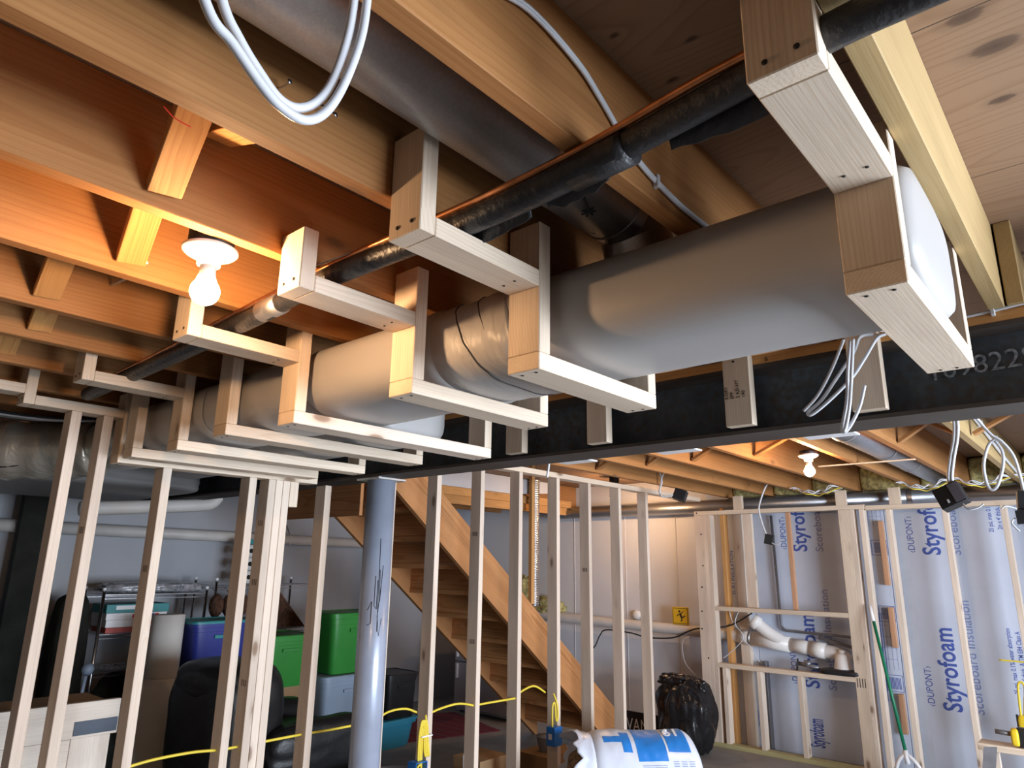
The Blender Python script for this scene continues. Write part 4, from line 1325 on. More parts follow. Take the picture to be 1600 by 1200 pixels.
nmcable('cable', [(5.2, 3.05, 0.86), (5.2, 2.98, 0.845), (5.2, 2.90, 0.79), (5.2, 2.875, 0.735), (5.2, 2.885, 0.66), (5.2, 2.895, 0.60), (5.22, 2.87, 0.57), (5.25, 2.80, 0.585)], t, 0.006)
nmcable('cable', [(5.2, 2.76, 0.80), (5.2, 2.83, 0.775), (5.2, 2.868, 0.735), (5.2, 2.872, 0.68), (5.2, 2.90, 0.62), (5.2, 2.88, 0.585)], t, 0.006)
t = thing('hanging_outlet_box', 'smallest black outlet box hanging on a thin cable before the frame', 'outlet box', 'black outlet boxes on dangling cables')
hang_box(t, (6.0, 2.31, 0.245), (0.05, 0.07, 0.085), (math.radians(12), 0, 0.2))
nmcable('cable', [(6.0, 2.192, 0.76), (6.0, 2.25, 0.74), (6.0, 2.30, 0.70), (6.0, 2.35, 0.60), (6.0, 2.38, 0.50), (6.0, 2.36, 0.38), (6.0, 2.33, 0.28)], t, 0.0075)
nmcable('wire_end', [(5.97, 2.28, 0.215), (5.97, 2.24, 0.20), (5.97, 2.20, 0.215)], t, 0.004)
t = thing('dangling_cables', 'bundle of bare white cable ends dangling in front of the steel beam', 'cable')
for pts in ([(2.153, 0.46, 0.672), (2.06, 0.485, 0.645), (2.05, 0.505, 0.60), (2.05, 0.56, 0.53), (2.05, 0.605, 0.475), (2.05, 0.645, 0.445), (2.05, 0.635, 0.437), (2.05, 0.585, 0.47), (2.05, 0.52, 0.525), (2.05, 0.48, 0.575), (2.06, 0.445, 0.63), (2.153, 0.44, 0.668)],
            [(2.04, 0.525, 0.64), (2.04, 0.565, 0.56), (2.04, 0.61, 0.49), (2.04, 0.655, 0.447)],
            [(2.03, 0.505, 0.63), (2.03, 0.520, 0.55), (2.03, 0.532, 0.46), (2.03, 0.552, 0.385), (2.03, 0.545, 0.372), (2.03, 0.525, 0.395), (2.03, 0.50, 0.44), (2.03, 0.482, 0.495)],
            [(2.02, 0.495, 0.63), (2.02, 0.508, 0.54), (2.02, 0.522, 0.45), (2.02, 0.537, 0.39), (2.02, 0.545, 0.372)]):
    tube('cable_end', pts, 0.0048, CABLE, t, 8)
t = thing('clipped_cable', 'white cable clipped along the far joist above the large black box', 'cable')
nmcable('cable', [(2.5, 0.525, 0.80), (3.2, 0.528, 0.80), (3.9, 0.530, 0.83), (4.6, 0.528, 0.80), (5.4, 0.528, 0.74), (6.2, 0.528, 0.70)], t, 0.009)
for x in (2.9, 3.3, 3.7, 4.1, 4.6, 5.2):
    box('cable_clip', (x, x + 0.02), (0.512, 0.540), (0.79, 0.83), CABLE, t)
t = thing('beam_top_cable', 'white cable running along the wooden plate on top of the beam', 'cable')
nmcable('cable', [(2.149, 0.42, 0.672), (2.15, 0.2, 0.676), (2.148, 0.0, 0.690), (2.149, -0.3, 0.70)], t, 0.0045)
box('cable_clip', (2.142, 2.160), (0.172, 0.182), (0.664, 0.69), CABLE, t)
t = thing('beam_flange_tag', 'short white wire end poking down below the beam by the studs', 'wire')
nmcable('wire', [(2.34, 1.83, 0.50), (2.35, 1.84, 0.43), (2.35, 1.85, 0.37)], t, 0.005)
for k, (y, lab) in enumerate(((1.62, 'flat white plate under the beam nearest the studs'), (1.15, 'flat white plate under the beam in the middle'), (0.60, 'flat white plate under the beam beside the silver duct'))):
    t = thing('cable_guard_plate', lab, 'plate', 'flat white plates under the beam')
    box('plate', (2.331, 2.40), (y, y + 0.16), (0.424, 0.430), WHITEPL, t)

# ================================================================= yellow cable through the studs
t = thing('yellow_cable', 'yellow cable threaded through drilled holes in the long stud wall', 'cable')
for a, b, sag in ((0.9, 1.30, -0.02), (1.30, 1.71, 0.012), (1.71, 1.89, 0.0), (1.89, 2.14, 0.0), (2.14, 2.58, -0.004), (2.58, 2.87, 0.03)):
    m_ = (a + b) / 2
    za = -0.815
    tube('cable_run', [(a, 3.2, za), (a + (b - a) * .3, 3.2, za + sag), (a + (b - a) * .7, 3.2, za + sag), (b, 3.2, za)], 0.0062, YCABLE, t, 8)
for a, b, sag in ((2.94, 3.34, 0.03), (3.34, 3.72, 0.0), (3.72, 4.02, 0.05)):
    tube('cable_run', [(a, 3.2, -0.84), (a + (b - a) * .3, 3.2, -0.84 + sag * .7), (a + (b - a) * .65, 3.19, -0.84 + sag), (b, 3.18, -0.84)], 0.0068, YCABLE, t, 8)
for i, (x, zt, zb, k_) in enumerate(((2.885, -0.835, -1.09, 3), (4.075, -0.86, -1.02, 1))):
    if i == 1:
        tube('cable_coil', [(4.035, 3.13, -1.06), (4.03, 3.125, -0.93), (4.043, 3.12, -0.90), (4.056, 3.12, -0.93), (4.062, 3.12, -1.0), (4.073, 3.12, -1.02), (4.083, 3.12, -1.0), (4.078, 3.12, -0.92), (4.074, 3.15, -0.85)], 0.0068, YCABLE, t, 8)
        k_ = 0
    for q in range(k_):
        dx = 0.012 * q
        tube('cable_coil', [(x - 0.05 + dx, 3.13, zb - 0.02), (x - 0.055 + dx, 3.125, zt - 0.09), (x - 0.04 + dx, 3.12, zt - 0.01), (x - 0.022 + dx, 3.12, zt - 0.06), (x - 0.018 + dx, 3.12, zb + 0.10), (x + dx, 3.125, zb + 0.06), (x + 0.012 + dx * 0.3, 3.13, zb + 0.12), (x + 0.010, 3.15, zt + 0.01)], 0.0062, YCABLE, t, 8)
box('cable_tie', (2.84, 2.92), (3.11, 3.14), (-0.93, -0.922), WHITEPL, t)
for k, (x, z, lab) in enumerate(((2.87, -1.16, 'blue electrical box on the stud beside the grey column, below yellow coil'),
                                  (4.09, -1.165, 'blue electrical box on the stud in front of the stairs'))):
    b_ = thing('electrical_box', lab, 'electrical box', 'blue electrical boxes')
    # open front box made of walls
    w_, h_, dp = 0.085, 0.115, 0.07
    xx, yy_ = x - w_ - (0.0 if k else 0.0), 3.13
    box('box_back', (xx, xx + w_), (yy_ + 0.024, yy_ + 0.028), (z, z + h_), BLUEBOX, b_)
    for a in ((xx, xx + 0.004), (xx + w_ - 0.004, xx + w_)):
        box('box_side', a, (yy_ - dp + 0.03, yy_ + 0.024), (z, z + h_), BLUEBOX, b_)
    for a in ((z, z + 0.004), (z + h_ - 0.004, z + h_)):
        box('box_side', (xx, xx + w_), (yy_ - dp + 0.03, yy_ + 0.024), a, BLUEBOX, b_)
    box('box_label', (xx - 0.001, xx), (yy_ - 0.02, yy_ + 0.01), (z + 0.04, z + 0.075), INKWHITE, b_, bevel=0)
    if k == 1:
        box('box_cover', (xx, xx + w_), (yy_ - dp + 0.027, yy_ - dp + 0.03), (z, z + h_), BLUEBOX, b_)
    else:
        tube('cable_tail', [(xx + 0.02, yy_, z + 0.02), (xx + 0.03, yy_ - 0.02, z + 0.09), (xx + 0.055, yy_ - 0.02, z + 0.09), (xx + 0.06, yy_, z + 0.02)], 0.006, YCABLE, b_, 8)

# ================================================================= storage corner
def tote(name, lab, x, y, z, mat, lid=None, grp=None):
    t = thing(name, lab, 'storage tote', grp)
    dx = 0.025
    bm = bmesh.new()
    cx, cy_ = (x[0] + x[1]) / 2, (y[0] + y[1]) / 2
    a, b = (x[1] - x[0]) / 2, (y[1] - y[0]) / 2
    hh = z[1] - z[0]
    rings = []
    prof = [(0.86, 0.0), (0.88, 0.01), (0.945, hh * 0.80), (0.96, hh * 0.80 + 0.002), (0.965, hh - 0.05), (1.0, hh - 0.048), (1.0, hh - 0.02)]
    seg = 44
    for f, h in prof:
        ring = []
        for k in range(seg):
            px, py = superloop(0, 0, a * f, b * f, 9, k, seg)
            rib = 1 - (0.012 if (k % 11 in (4, 5, 6) and 0.02 < h < hh * 0.8) else 0)
            ring.append(bm.verts.new((px * rib, py * rib, h)))
        rings.append(ring)
    for i in range(len(rings) - 1):
        for k in range(seg):
            bm.faces.new((rings[i][k], rings[i][(k + 1) % seg], rings[i + 1][(k + 1) % seg], rings[i + 1][k]))
    bm.faces.new(rings[0])
    bm.faces.new(rings[-1])
    tub = o = finish(bm, 'tub', mat, t, Matrix.Translation((cx, cy_, z[0] + H)))
    autosmooth(o, 30)
    bm = bmesh.new()
    rings = []
    for f, h in ((1.0, -0.022), (1.03, -0.022), (1.03, -0.006), (1.0, 0), (0.93, 0), (0.92, -0.006)):
        rings.append([bm.verts.new((*superloop(0, 0, a * f, b * f, 9, k, seg), h)) for k in range(seg)])
    for i in range(len(rings) - 1):
        for k in range(seg):
            bm.faces.new((rings[i][k], rings[i][(k + 1) % seg], rings[i + 1][(k + 1) % seg], rings[i + 1][k]))
    bm.faces.new(rings[-1])
    bm.faces.new(rings[0])
    o = finish(bm, 'lid', lid or mat, t, Matrix.Translation((cx, cy_, z[1] + H)))
    autosmooth(o, 30)
    box('handle', (cx - a * 0.35, cx + a * 0.35), (y[0] + 0.0, y[0] + 0.03), (z[0] + hh * 0.68, z[0] + hh * 0.74), lid or mat, tub)
    return t


GT = 'stacked storage totes'
tote('storage_tote', 'bright teal tote on the floor beneath the black bin', (3.55, 4.66), (5.15, 5.6), (FL, -1.345), TEAL, grp=GT)
tote('storage_tote', 'blue-grey tote with a wide lid under the large green tote', (3.60, 4.22), (5.15, 5.65), (-1.345, -0.915), GREY, grp=GT)
tote('storage_tote', 'large bright green tote on the blue-grey tote beside the column', (3.68, 4.24), (5.2, 5.65), (-0.915, -0.42), GREEN, grp=GT)
tote('storage_tote', 'darker green tote stacked lower, left of the large green one', (3.14, 3.585), (5.3, 5.75), (-0.98, -0.58), GREEN, grp=GT)
tote('storage_tote', 'blue tote with a teal lid behind the recliner', (2.60, 3.13), (5.45, 5.85), (-0.86, -0.45), BLUE, TEALLID, grp=GT)
tote('storage_tote', 'black open-looking bin standing on the teal tote', (4.30, 4.66), (5.18, 5.55), (-1.345, -0.97), BLACKPL, grp=GT)
t = thing('cardboard_box', 'shadowed cardboard box supporting the blue and green totes', 'box')
box('carton', (2.62, 3.54), (5.4, 5.85), (FL, -0.985), CARD, t)
box('carton', (2.62, 3.12), (5.45, 5.85), (-0.984, -0.862), CARD, t)
t = thing('paper_roll', 'tall white roll standing on the white barrel next to blue tote', 'roll')
lathe('roll', [(0.0, 0), (0.115, 0), (0.115, 0.44), (0.03, 0.442), (0.0, 0.442)], (2.465, 5.6, -0.84), (0, 0, 1), PAPER, t, 36)
t = thing('white_barrel', 'tall white drum beneath the paper roll beside the recliner', 'drum')
lathe('drum', [(0.0, 0), (0.17, 0), (0.175, 0.02), (0.175, 0.70), (0.165, 0.735), (0.0, 0.738)], (2.43, 5.55, FL), (0, 0, 1), PAPER, t, 36)


def rack(lab, x, y, shelves, top):
    t = thing('wire_rack', lab, 'shelf', 'chrome wire racks')
    for xx in x:
        for yy in y:
            tube('post', [(xx, yy, FL), (xx, yy, top)], 0.0125, CHROME, t, 10, False)
            lathe('post_cap', [(0, 0), (0.014, 0), (0.014, 0.02), (0.0, 0.022)], (xx, yy, top), (0, 0, 1), WHITEPL, t, 10)
    for z in shelves:
        bm = bmesh.new()
        for yy in y:
            sweep(bm, [Vector((x[0], yy, z)), Vector((x[1], yy, z))], 0.005, 6)
            sweep(bm, [Vector((x[0], yy, z - 0.03)), Vector((x[1], yy, z - 0.03))], 0.004, 6)
        for k in range(22):
            xx = x[0] + (x[1] - x[0]) * k / 21
            sweep(bm, [Vector((xx, y[0], z + 0.004)), Vector((xx, y[1], z + 0.004))], 0.003, 5)
        finish(bm, 'wire_shelf', CHROME, t, Matrix.Translation((0, 0, H)))
    return t


rack('chrome wire rack holding boxed games, left in the storage corner', (2.16, 2.98), (6.1, 6.5), (-0.27, -0.565, -0.84), -0.235)
rack('chrome wire rack behind the blue tote with paper rolls on top', (3.06, 4.04), (6.1, 6.5), (-0.21, -0.60, -0.95), -0.165)
cols = [TEALLID, WHITEPL, plain('red_card', (0.55, 0.12, 0.10), 0.6), CARD]
labs = ['green and blue game box, topmost on the rack', 'white game box with colour squares below the green one', 'white and red game box above the brown packet', 'reddish brown flat packet at the bottom of the game stack']
zz = -0.565 + 0.008
for k in (3, 2, 1, 0):
    t = thing('game_box', labs[k], 'box', 'boxes stacked on the wire rack')
    h_ = [0.065, 0.05, 0.055, 0.04][k]
    box('carton', (2.20 + 0.005 * k, 2.68 - 0.01 * k), (6.11, 6.42), (zz, zz + h_), [TEALLID, WHITEPL, WHITEPL, cols[2]][k], t)
    if k == 1:
        for q in range(6):
            box('colour_patch', (2.40 + 0.035 * q, 2.43 + 0.035 * q), (6.1085, 6.111), (zz + 0.01, zz + h_ - 0.01), [INKRED, BLUE, GREEN, TOOLYEL, BLUE, INKRED][q], t, bevel=0)
    if k == 2:
        box('colour_patch', (2.5, 2.64), (6.1085, 6.111), (zz + 0.012, zz + h_ - 0.01), INKRED, t, bevel=0)
    if k == 0:
        box('colour_patch', (2.27, 2.52), (6.1085, 6.111), (zz + 0.025, zz + h_ - 0.01), WHITEPL, t, bevel=0)
    zz += h_ + 0.001
t = thing('plastic_wrapped_pack', 'clear plastic wrapped grey bundle lying on top of the first rack', 'package')
blob('package_wrap', (2.60, 6.3, -0.222), (0.80, 0.34, 0.085), plain('clear_wrap', (0.40, 0.40, 0.43), 0.15, 0, 0.3, 25, 0.8, 30, 0.8), t, 4, 0.12, 4, 4, 6)
t = thing('purple_book', 'dark purple flat case on the rack beside the white roll', 'case')
box('case', (2.74, 2.95), (6.12, 6.4), (-0.558, -0.50), plain('purple_cloth', (0.05, 0.02, 0.14), 0.6), t)
for k in range(3):
    t = thing('plush_mitt', ['brown rounded plush shape hanging at rack side, closest to first rack', 'brown rounded plush shape hanging between two others', 'brown rounded plush shape above the teal lid, nearest the stud'][k], 'plush', 'brown plush shapes on the rack')
    blob('plush_body', (3.02 + 0.115 * k, 5.98, -0.37), (0.112, 0.14, 0.19), BRUSH, t, 2, 0.1, k)
    tube('hanging_hook', [(3.02 + 0.115 * k, 5.98, -0.28), (3.02 + 0.115 * k, 6.09, -0.225)], 0.006, CHROME, t, 8, False)
t = thing('red_black_ball', 'black and red round bag behind the second pale stud on the blue tote', 'bag')
blob('bag_body', (3.43, 5.95, -0.36), (0.22, 0.14, 0.20), BLACKPL, t, 2)
tube('red_band', [(3.36, 5.885, -0.37), (3.40, 5.88, -0.31), (3.47, 5.885, -0.30)], 0.015, INKRED, t, 8)
tube('strap', [(3.43, 5.96, -0.28), (3.43, 6.02, -0.22), (3.43, 6.1, -0.207)], 0.007, BLACKPL, t, 8)
t = thing('paper_towel_pack', 'plastic pack of white paper rolls standing on the second rack', 'package')
for a in range(2):
    for b in range(3):
        lathe('paper_roll_end', [(0.02, 0), (0.057, 0.0), (0.057, 0.24), (0.02, 0.24)], (3.40 + 0.118 * a, 6.18, -0.14 + 0.118 * b), (0, 1, 0), PAPER, t, 24)
        lathe('roll_core', [(0.0, 0), (0.021, 0.0), (0.021, 0.05), (0, 0.05)], (3.40 + 0.118 * a, 6.178, -0.14 + 0.118 * b), (0, 1, 0), DARKOLIVE, t, 14)
box('green_wrapper', (3.34, 3.58), (6.18, 6.42), (0.158, 0.20), TEALLID, t)
t = thing('brown_wedge_box', 'dark brown slanted box behind the green totes', 'box')
prism('wedge', [(3.66, -0.594), (4.0, -0.594), (3.70, -0.27), (3.66, -0.27)], 'y', 6.12, 6.45, BRUSH, t)
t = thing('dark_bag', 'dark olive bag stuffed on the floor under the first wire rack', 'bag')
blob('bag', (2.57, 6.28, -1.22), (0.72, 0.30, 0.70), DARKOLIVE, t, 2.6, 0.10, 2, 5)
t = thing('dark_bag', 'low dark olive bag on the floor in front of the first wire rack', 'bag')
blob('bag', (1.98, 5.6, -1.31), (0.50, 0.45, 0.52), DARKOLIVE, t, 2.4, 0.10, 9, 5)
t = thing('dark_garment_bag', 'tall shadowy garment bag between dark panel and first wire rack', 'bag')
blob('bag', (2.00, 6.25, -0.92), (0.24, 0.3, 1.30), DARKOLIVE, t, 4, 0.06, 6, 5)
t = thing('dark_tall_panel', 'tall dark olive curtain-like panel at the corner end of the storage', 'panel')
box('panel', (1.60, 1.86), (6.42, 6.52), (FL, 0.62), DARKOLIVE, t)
t = thing('white_cabinet', 'white cabinet edge beyond the dark tall panel', 'cabinet')
box('cabinet_body', (0.75, 1.44), (6.25, 6.65), (FL, -0.24), APPL, t)
box('cabinet_door', (0.78, 1.41), (6.232, 6.249), (FL + 0.05, -0.27), APPL, t)
t = thing('tan_box', 'tan cardboard box in front of the white cabinet', 'box')
box('carton', (0.9, 1.28), (5.55, 5.95), (FL, -0.62), CARD, t)
t = thing('small_fan', 'small grey fan with coiled cord on the low dark bag', 'fan')
lathe('fan_head', [(0, 0), (0.035, 0), (0.042, 0.02), (0.02, 0.05), (0, 0.05)], (1.95, 5.60, -0.74), (0, -1, 0), GREY, t, 20)
tube('fan_stem', [(1.95, 5.60, -0.76), (1.93, 5.60, -1.07)], 0.012, GREY, t, 8, False)
for k in range(4):
    tube('coiled_cord', [(1.93 + 0.04 * math.cos(a * .5) + .004 * k, 5.54, -1.0 + 0.06 * math.sin(a * .5) - 0.01 * k) for a in range(13)], 0.004, PVC_OLD, t, 6)

# pipe on the left wall
t = thing('upper_wall_pipe', 'white pipe hung along the storage wall by a chain strap', 'pipe')
tube('pipe_run', [(1.0, 6.60, 0.252), (5.6, 6.60, 0.21)], 0.050, PVC_OLD, t, 20, False)
tube('hanger_strap', [(4.02, 6.548, 0.16), (3.99, 6.60, 0.28), (3.98, 6.62, 0.46)], 0.006, GALV_DARK, t, 6, False)
tube('hanger_strap', [(4.02, 6.548, 0.16), (4.04, 6.60, 0.28), (3.99, 6.62, 0.40)], 0.006, GALV_DARK, t, 6, False)
t = thing('sloping_pvc_pipe', 'sloping white pipe with an elbow under the trunk duct', 'pipe')
tube('pipe_run', [(1.55, 5.0, 0.31), (1.9, 5.0, 0.345), (2.30, 5.0, 0.385), (2.40, 5.0, 0.41), (2.44, 5.0, 0.46)], 0.045, PVC_OLD, t, 18)

# recliner
t = thing('recliner_chair', 'black leather recliner behind the studs, its back toward the drum', 'chair')
blob('backrest', (2.48, 4.62, -1.03), (0.52, 0.74, 0.80), LEATHER, t, 4, 0.02, 1, 5, rotz=0.1)
blob('headrest', (2.47, 4.62, -0.76), (0.50, 0.70, 0.28), LEATHER, t, 3, 0.02, 2, 5, rotz=0.1)
blob('armrest', (2.98, 4.22, -1.16), (0.86, 0.22, 0.34), LEATHER, t, 3.2, 0.04, 3, 5)
blob('armrest', (2.98, 5.02, -1.16), (0.86, 0.22, 0.34), LEATHER, t, 3.2, 0.04, 4, 5)
blob('seat_cushion', (2.98, 4.62, -1.20), (0.80, 0.66, 0.22), LEATHER, t, 3.5, 0.04, 5, 5)
blob('seat_base', (2.92, 4.62, -1.40), (1.0, 0.92, 0.35), LEATHER, t, 6, 0.02, 6, 5)
lathe('lever_disc', [(0, 0), (0.045, 0), (0.045, 0.012), (0, 0.014)], (2.9, 4.16, -1.37), (0, -1, 0), BLACKPL, t, 20)

# whitewashed plank crate
t = thing('plank_crate', 'whitewashed plank-faced crate with a dark label behind the first studs', 'crate')
pz = [-1.58, -1.31, -1.14, -0.97, -0.80]
for k in range(4):
    box('plank', (0.45, 1.30), (3.80, 3.825), (pz[k] + 0.003, pz[k + 1] - 0.002), WHITEWASH, t, 'x')
box('edge_board', (1.302, 1.47), (3.80, 3.825), (FL, -0.80), WHITEWASH, t, 'z')
box('top_board', (0.45, 1.49), (3.78, 3.81), (-0.797, -0.645), WHITEWASH, t, 'x')
box('crate_body', (0.47, 1.46), (3.826, 4.15), (FL, -0.66), CARD, t)
box('dark_label', (1.30, 1.485), (3.776, 3.7805), (-0.785, -0.725), plain('slate_label', (0.04, 0.055, 0.085), 0.5), t, bevel=0)

# rug, refrigerator, floor objects
t = thing('striped_rug', 'dark red striped rug on the concrete floor behind the studs', 'rug')
bm = bmesh.new()
q = [(4.47, 5.25), (5.50, 5.00), (6.28, 6.02), (5.50, 6.40)]
q = [(4.47, 5.30), (5.55, 4.95), (5.84, 5.9), (4.95, 6.35)]
for z in (0, 0.008):
    [bm.verts.new((x - 5.2, y - 5.6, z)) for x, y in q]
bm.verts.ensure_lookup_table()
v = bm.verts
bm.faces.new((v[0], v[1], v[2], v[3]))
bm.faces.new((v[4], v[5], v[6], v[7]))
for i in range(4):
    bm.faces.new((v[i], v[(i + 1) % 4], v[4 + (i + 1) % 4], v[4 + i]))
finish(bm, 'rug_weave', RUG, t, Matrix.Translation((5.2, 5.6, 0.0005)))
t = thing('refrigerator', 'white two-door refrigerator standing under the staircase', 'refrigerator')
box('body', (5.93, 6.55), (5.15, 5.95), (FL + 0.02, -0.62), APPL, t)
for z, z0, z1 in ((-1.12, FL + 0.05, -1.06), (-0.90, -1.05, -0.62)):
    d = box('door', (5.875, 5.925), (5.15, 5.95), (z0, z1), APPL, t, bevel=0.01)
    box('handle', (5.84, 5.874), (5.88, 5.90), (z - 0.1, z + 0.05), WHITEPL, d)
for y in (5.2, 5.9):
    box('foot', (5.95, 6.0), (y - 0.02, y + 0.02), (FL, FL + 0.019), BLACKPL, t)
t = thing('cardboard_box', 'small cardboard box on the floor between studs before the stairs', 'box')
box('carton', (3.62, 3.90), (3.40, 3.65), (FL, -1.24), CARD, t)
t = thing('metal_basin', 'round pale metal basin on the floor behind the blue box', 'basin')
lathe('basin_wall', [(0.0, 0.0), (0.17, 0.0), (0.215, 0.30), (0.222, 0.305), (0.222, 0.312), (0.210, 0.312), (0.168, 0.01), (0.0, 0.01)], (3.10, 3.66, FL), (0, 0, 1), GALV, t, 40, caps=False)
t = thing('tool_pail', 'dark bucket holding scissors and tools behind the pale studs', 'bucket')
lathe('bucket_wall', [(0.0, 0.0), (0.12, 0.0), (0.145, 0.28), (0.150, 0.29), (0.0, 0.29)], (3.45, 3.42, FL), (0, 0, 1), BLACKPL, t, 28, caps=False)
t = thing('scissors', 'open scissors sticking up from the dark bucket', 'scissors')
tube('blade', [(3.45, 3.40, -1.30), (3.49, 3.38, -1.17)], 0.008, WHITEPL, t, 6, False)
tube('blade', [(3.47, 3.40, -1.30), (3.45, 3.38, -1.16)], 0.008, WHITEPL, t, 6, False)
t = thing('clear_plastic_tub', 'small clear plastic container beside the blue electrical box', 'container')
lathe('tub_wall', [(0.0, 0.0), (0.06, 0.0), (0.08, 0.10), (0.084, 0.10), (0.0, 0.104)], (4.35, 3.42, -1.30), (0, 0, 1), plain('clear_tub', (0.45, 0.52, 0.66), 0.2), t, 20, caps=False)
t = thing('cardboard_box', 'low cardboard box under the clear container', 'box')
box('carton', (4.2, 4.6), (3.30, 3.58), (FL, -1.301), CARD, t)
t = thing('dark_lettered_mat', 'dark strip with pale lettering on the floor by the far wall', 'mat')
box('strip', (6.3, 6.32), (3.62, 3.98), (FL, -1.36), BLACKPL, t)
lettering('strip_lettering', 'VANY', 0.16, (6.299, 3.97, -1.53), (0, -1, 0), (0, 0, 1), INKWHITE, t, sx=0.75)
t = thing('black_trash_bag', 'crumpled glossy black trash bag against the access frame post', 'bag')
bm = bmesh.new()
bmesh.ops.create_icosphere(bm, subdivisions=5, radius=1)
for v in bm.verts:
    p = v.co.normalized()
    k = (abs(p.x) ** 2.8 + abs(p.y) ** 2.8 + abs(p.z) ** 2.8) ** (-1 / 2.8)
    p = p * k
    n1 = noise.noise(p * 1.6) * 0.14 + abs(noise.noise(Vector((p.x * 3, p.y * 3, p.z * 1.4)))) * 0.16 + noise.noise(p * 7) * 0.02
    p = p * (0.93 + n1)
    v.co = Vector((p.x * 0.22, p.y * 0.25, p.z * 0.32))
finish(bm, 'bag_body', BLACKBAG, t, Matrix.Translation((6.15, 3.24, -1.28 + H)), True)
blob('bag_neck', (6.12, 3.32, -1.0), (0.16, 0.34, 0.13), BLACKBAG, t, 2, 0.3, 8, 5, 2.2)
blob('bag_neck', (6.14, 3.10, -1.04), (0.12, 0.14, 0.16), BLACKBAG, t, 2, 0.3, 9, 5, 2.2)

# insulation bag
t = thing('insulation_bag', 'white and blue plastic bag of insulation lying before the studs', 'bag')
A, B = Vector((3.95, 2.79, -1.295)), Vector((4.44, 2.30, -1.295))
ax = (B - A).normalized()
Lb = (B - A).length
sidev = Vector((0, 0, 1)).cross(ax)
RB = 0.284


def bagpt(u, a, k=1.0):
    """u along the bag, a angle about it"""
    e = min(1.0, max(0.0, (1 - u) / 0.14))
    s = min(1.0, max(0.0, u / 0.10))
    r = RB * (0.55 + 0.45 * math.sqrt(1 - (1 - e) ** 2)) * (0.80 + 0.20 * math.sqrt(max(0, 1 - (1 - s) ** 2)))
    r *= k * (1 + 0.03 * noise.noise(Vector((u * 4, math.cos(a) * 1.5, math.sin(a) * 1.5))) + 0.008 * noise.noise(Vector((u * 18, math.cos(a) * 6, math.sin(a) * 6))))
    zz = math.sin(a) * r
    zz = max(zz, -0.284)
    return A + ax * (u * Lb) + sidev * (math.cos(a) * r * 1.08) + Vector((0, 0, zz))


def bagpatch(name, u0, u1, a0, a1, mat, k=1.004, nu=30, na=30, closed=False):
    bm = bmesh.new()
    rows = [[bm.verts.new(bagpt(u0 + (u1 - u0) * i / nu, a0 + (a1 - a0) * j / na, k) - A) for j in range(na + (0 if closed else 1))] for i in range(nu + 1)]
    m_ = na if closed else na
    for i in range(nu):
        for j in range(m_):
            j2 = (j + 1) % na if closed else j + 1
            bm.faces.new((rows[i][j], rows[i][j2], rows[i + 1][j2], rows[i + 1][j]))
    if closed:
        bm.faces.new(rows[-1])
        bm.faces.new(rows[0])
    return finish(bm, name, mat, t, Matrix.Translation(A + Vector((0, 0, H))), True)


bagpatch('bag_film', 0, 1, 0, 2 * math.pi, BAGWHITE, 1.0, 60, 64, True)
pi = math.pi
# the face toward the camera is at angle pi .. pi/2 (top)
bagpatch('blue_print', 0.40, 0.66, 0.46 * pi, 0.80 * pi, BAGBLUE)
bagpatch('blue_print', 0.68, 0.88, 0.46 * pi, 0.74 * pi, BAGBLUE)
bagpatch('blue_print', 0.42, 0.66, 0.90 * pi, 0.97 * pi, BAGBLUE)
bagpatch('blue_print', 0.12, 0.30, 0.60 * pi, 0.66 * pi, BAGBLUE)
bagpatch('blue_print', 0.28, 0.36, 0.55 * pi, 0.74 * pi, BAGBLUE)
for k in range(5):
    bagpatch('text_line', 0.43, 0.64, (0.825 + 0.013 * k) * pi, (0.829 + 0.013 * k) * pi, INKPALE, 1.005, 12, 2)
for k in range(14):
    for c_ in range(3):
        bagpatch('text_line', 0.70 + 0.07 * c_, 0.75 + 0.07 * c_, (0.80 + 0.014 * k) * pi, (0.805 + 0.014 * k) * pi, INKPALE, 1.005, 6, 2)
blob('exposed_fibreglass', A + ax * -0.02 + Vector((0, 0, -0.02)), (0.22, 0.38, 0.40), BROWNFIBER, t, 2.2, 0.12, 1, 4, 4, rotz=math.atan2(ax.y, ax.x))
bm = bmesh.new()
na, nr = 64, 7
rows = []
for i in range(nr + 1):
    f = i / nr
    row = []
    for j in range(na):
        a = 2 * pi * j / na
        reach = 0.09 + 0.16 * abs(noise.noise(Vector((math.cos(a) * 2.2, math.sin(a) * 2.2, 3.3)))) + 0.05 * noise.noise(Vector((math.cos(a) * 7, math.sin(a) * 7, 1.3)))
        p = bagpt(0.03, a, 1.004 + 0.05 * f) - A
        p = p - ax * (reach * f) + Vector((0, 0, 0.03 * noise.noise(Vector((a * 2, f * 3, 0))) * f))
        p.z = max(p.z, -0.283)
        row.append(bm.verts.new(p))
    rows.append(row)
for i in range(nr):
    for j in range(na):
        bm.faces.new((rows[i][j], rows[i][(j + 1) % na], rows[i + 1][(j + 1) % na], rows[i + 1][j]))
o = finish(bm, 'torn_film', BAGWHITE, t, Matrix.Translation(A + Vector((0, 0, H))), True)
o.modifiers.new('thick', 'SOLIDIFY').thickness = 0.002
aa = 0.60 * pi
nrm = (sidev * math.cos(aa) + Vector((0, 0, math.sin(aa)))).normalized()
ey_ = -(nrm.cross(ax)).normalized()
ey_ = ey_ if ey_.z < 0 else -ey_
lettering('size_print', '19', 0.11, bagpt(0.835, 0.52 * pi, 1.02), ey_.cross(nrm), ey_, INKWHITE, t, ext=0.006, bold=0.002)

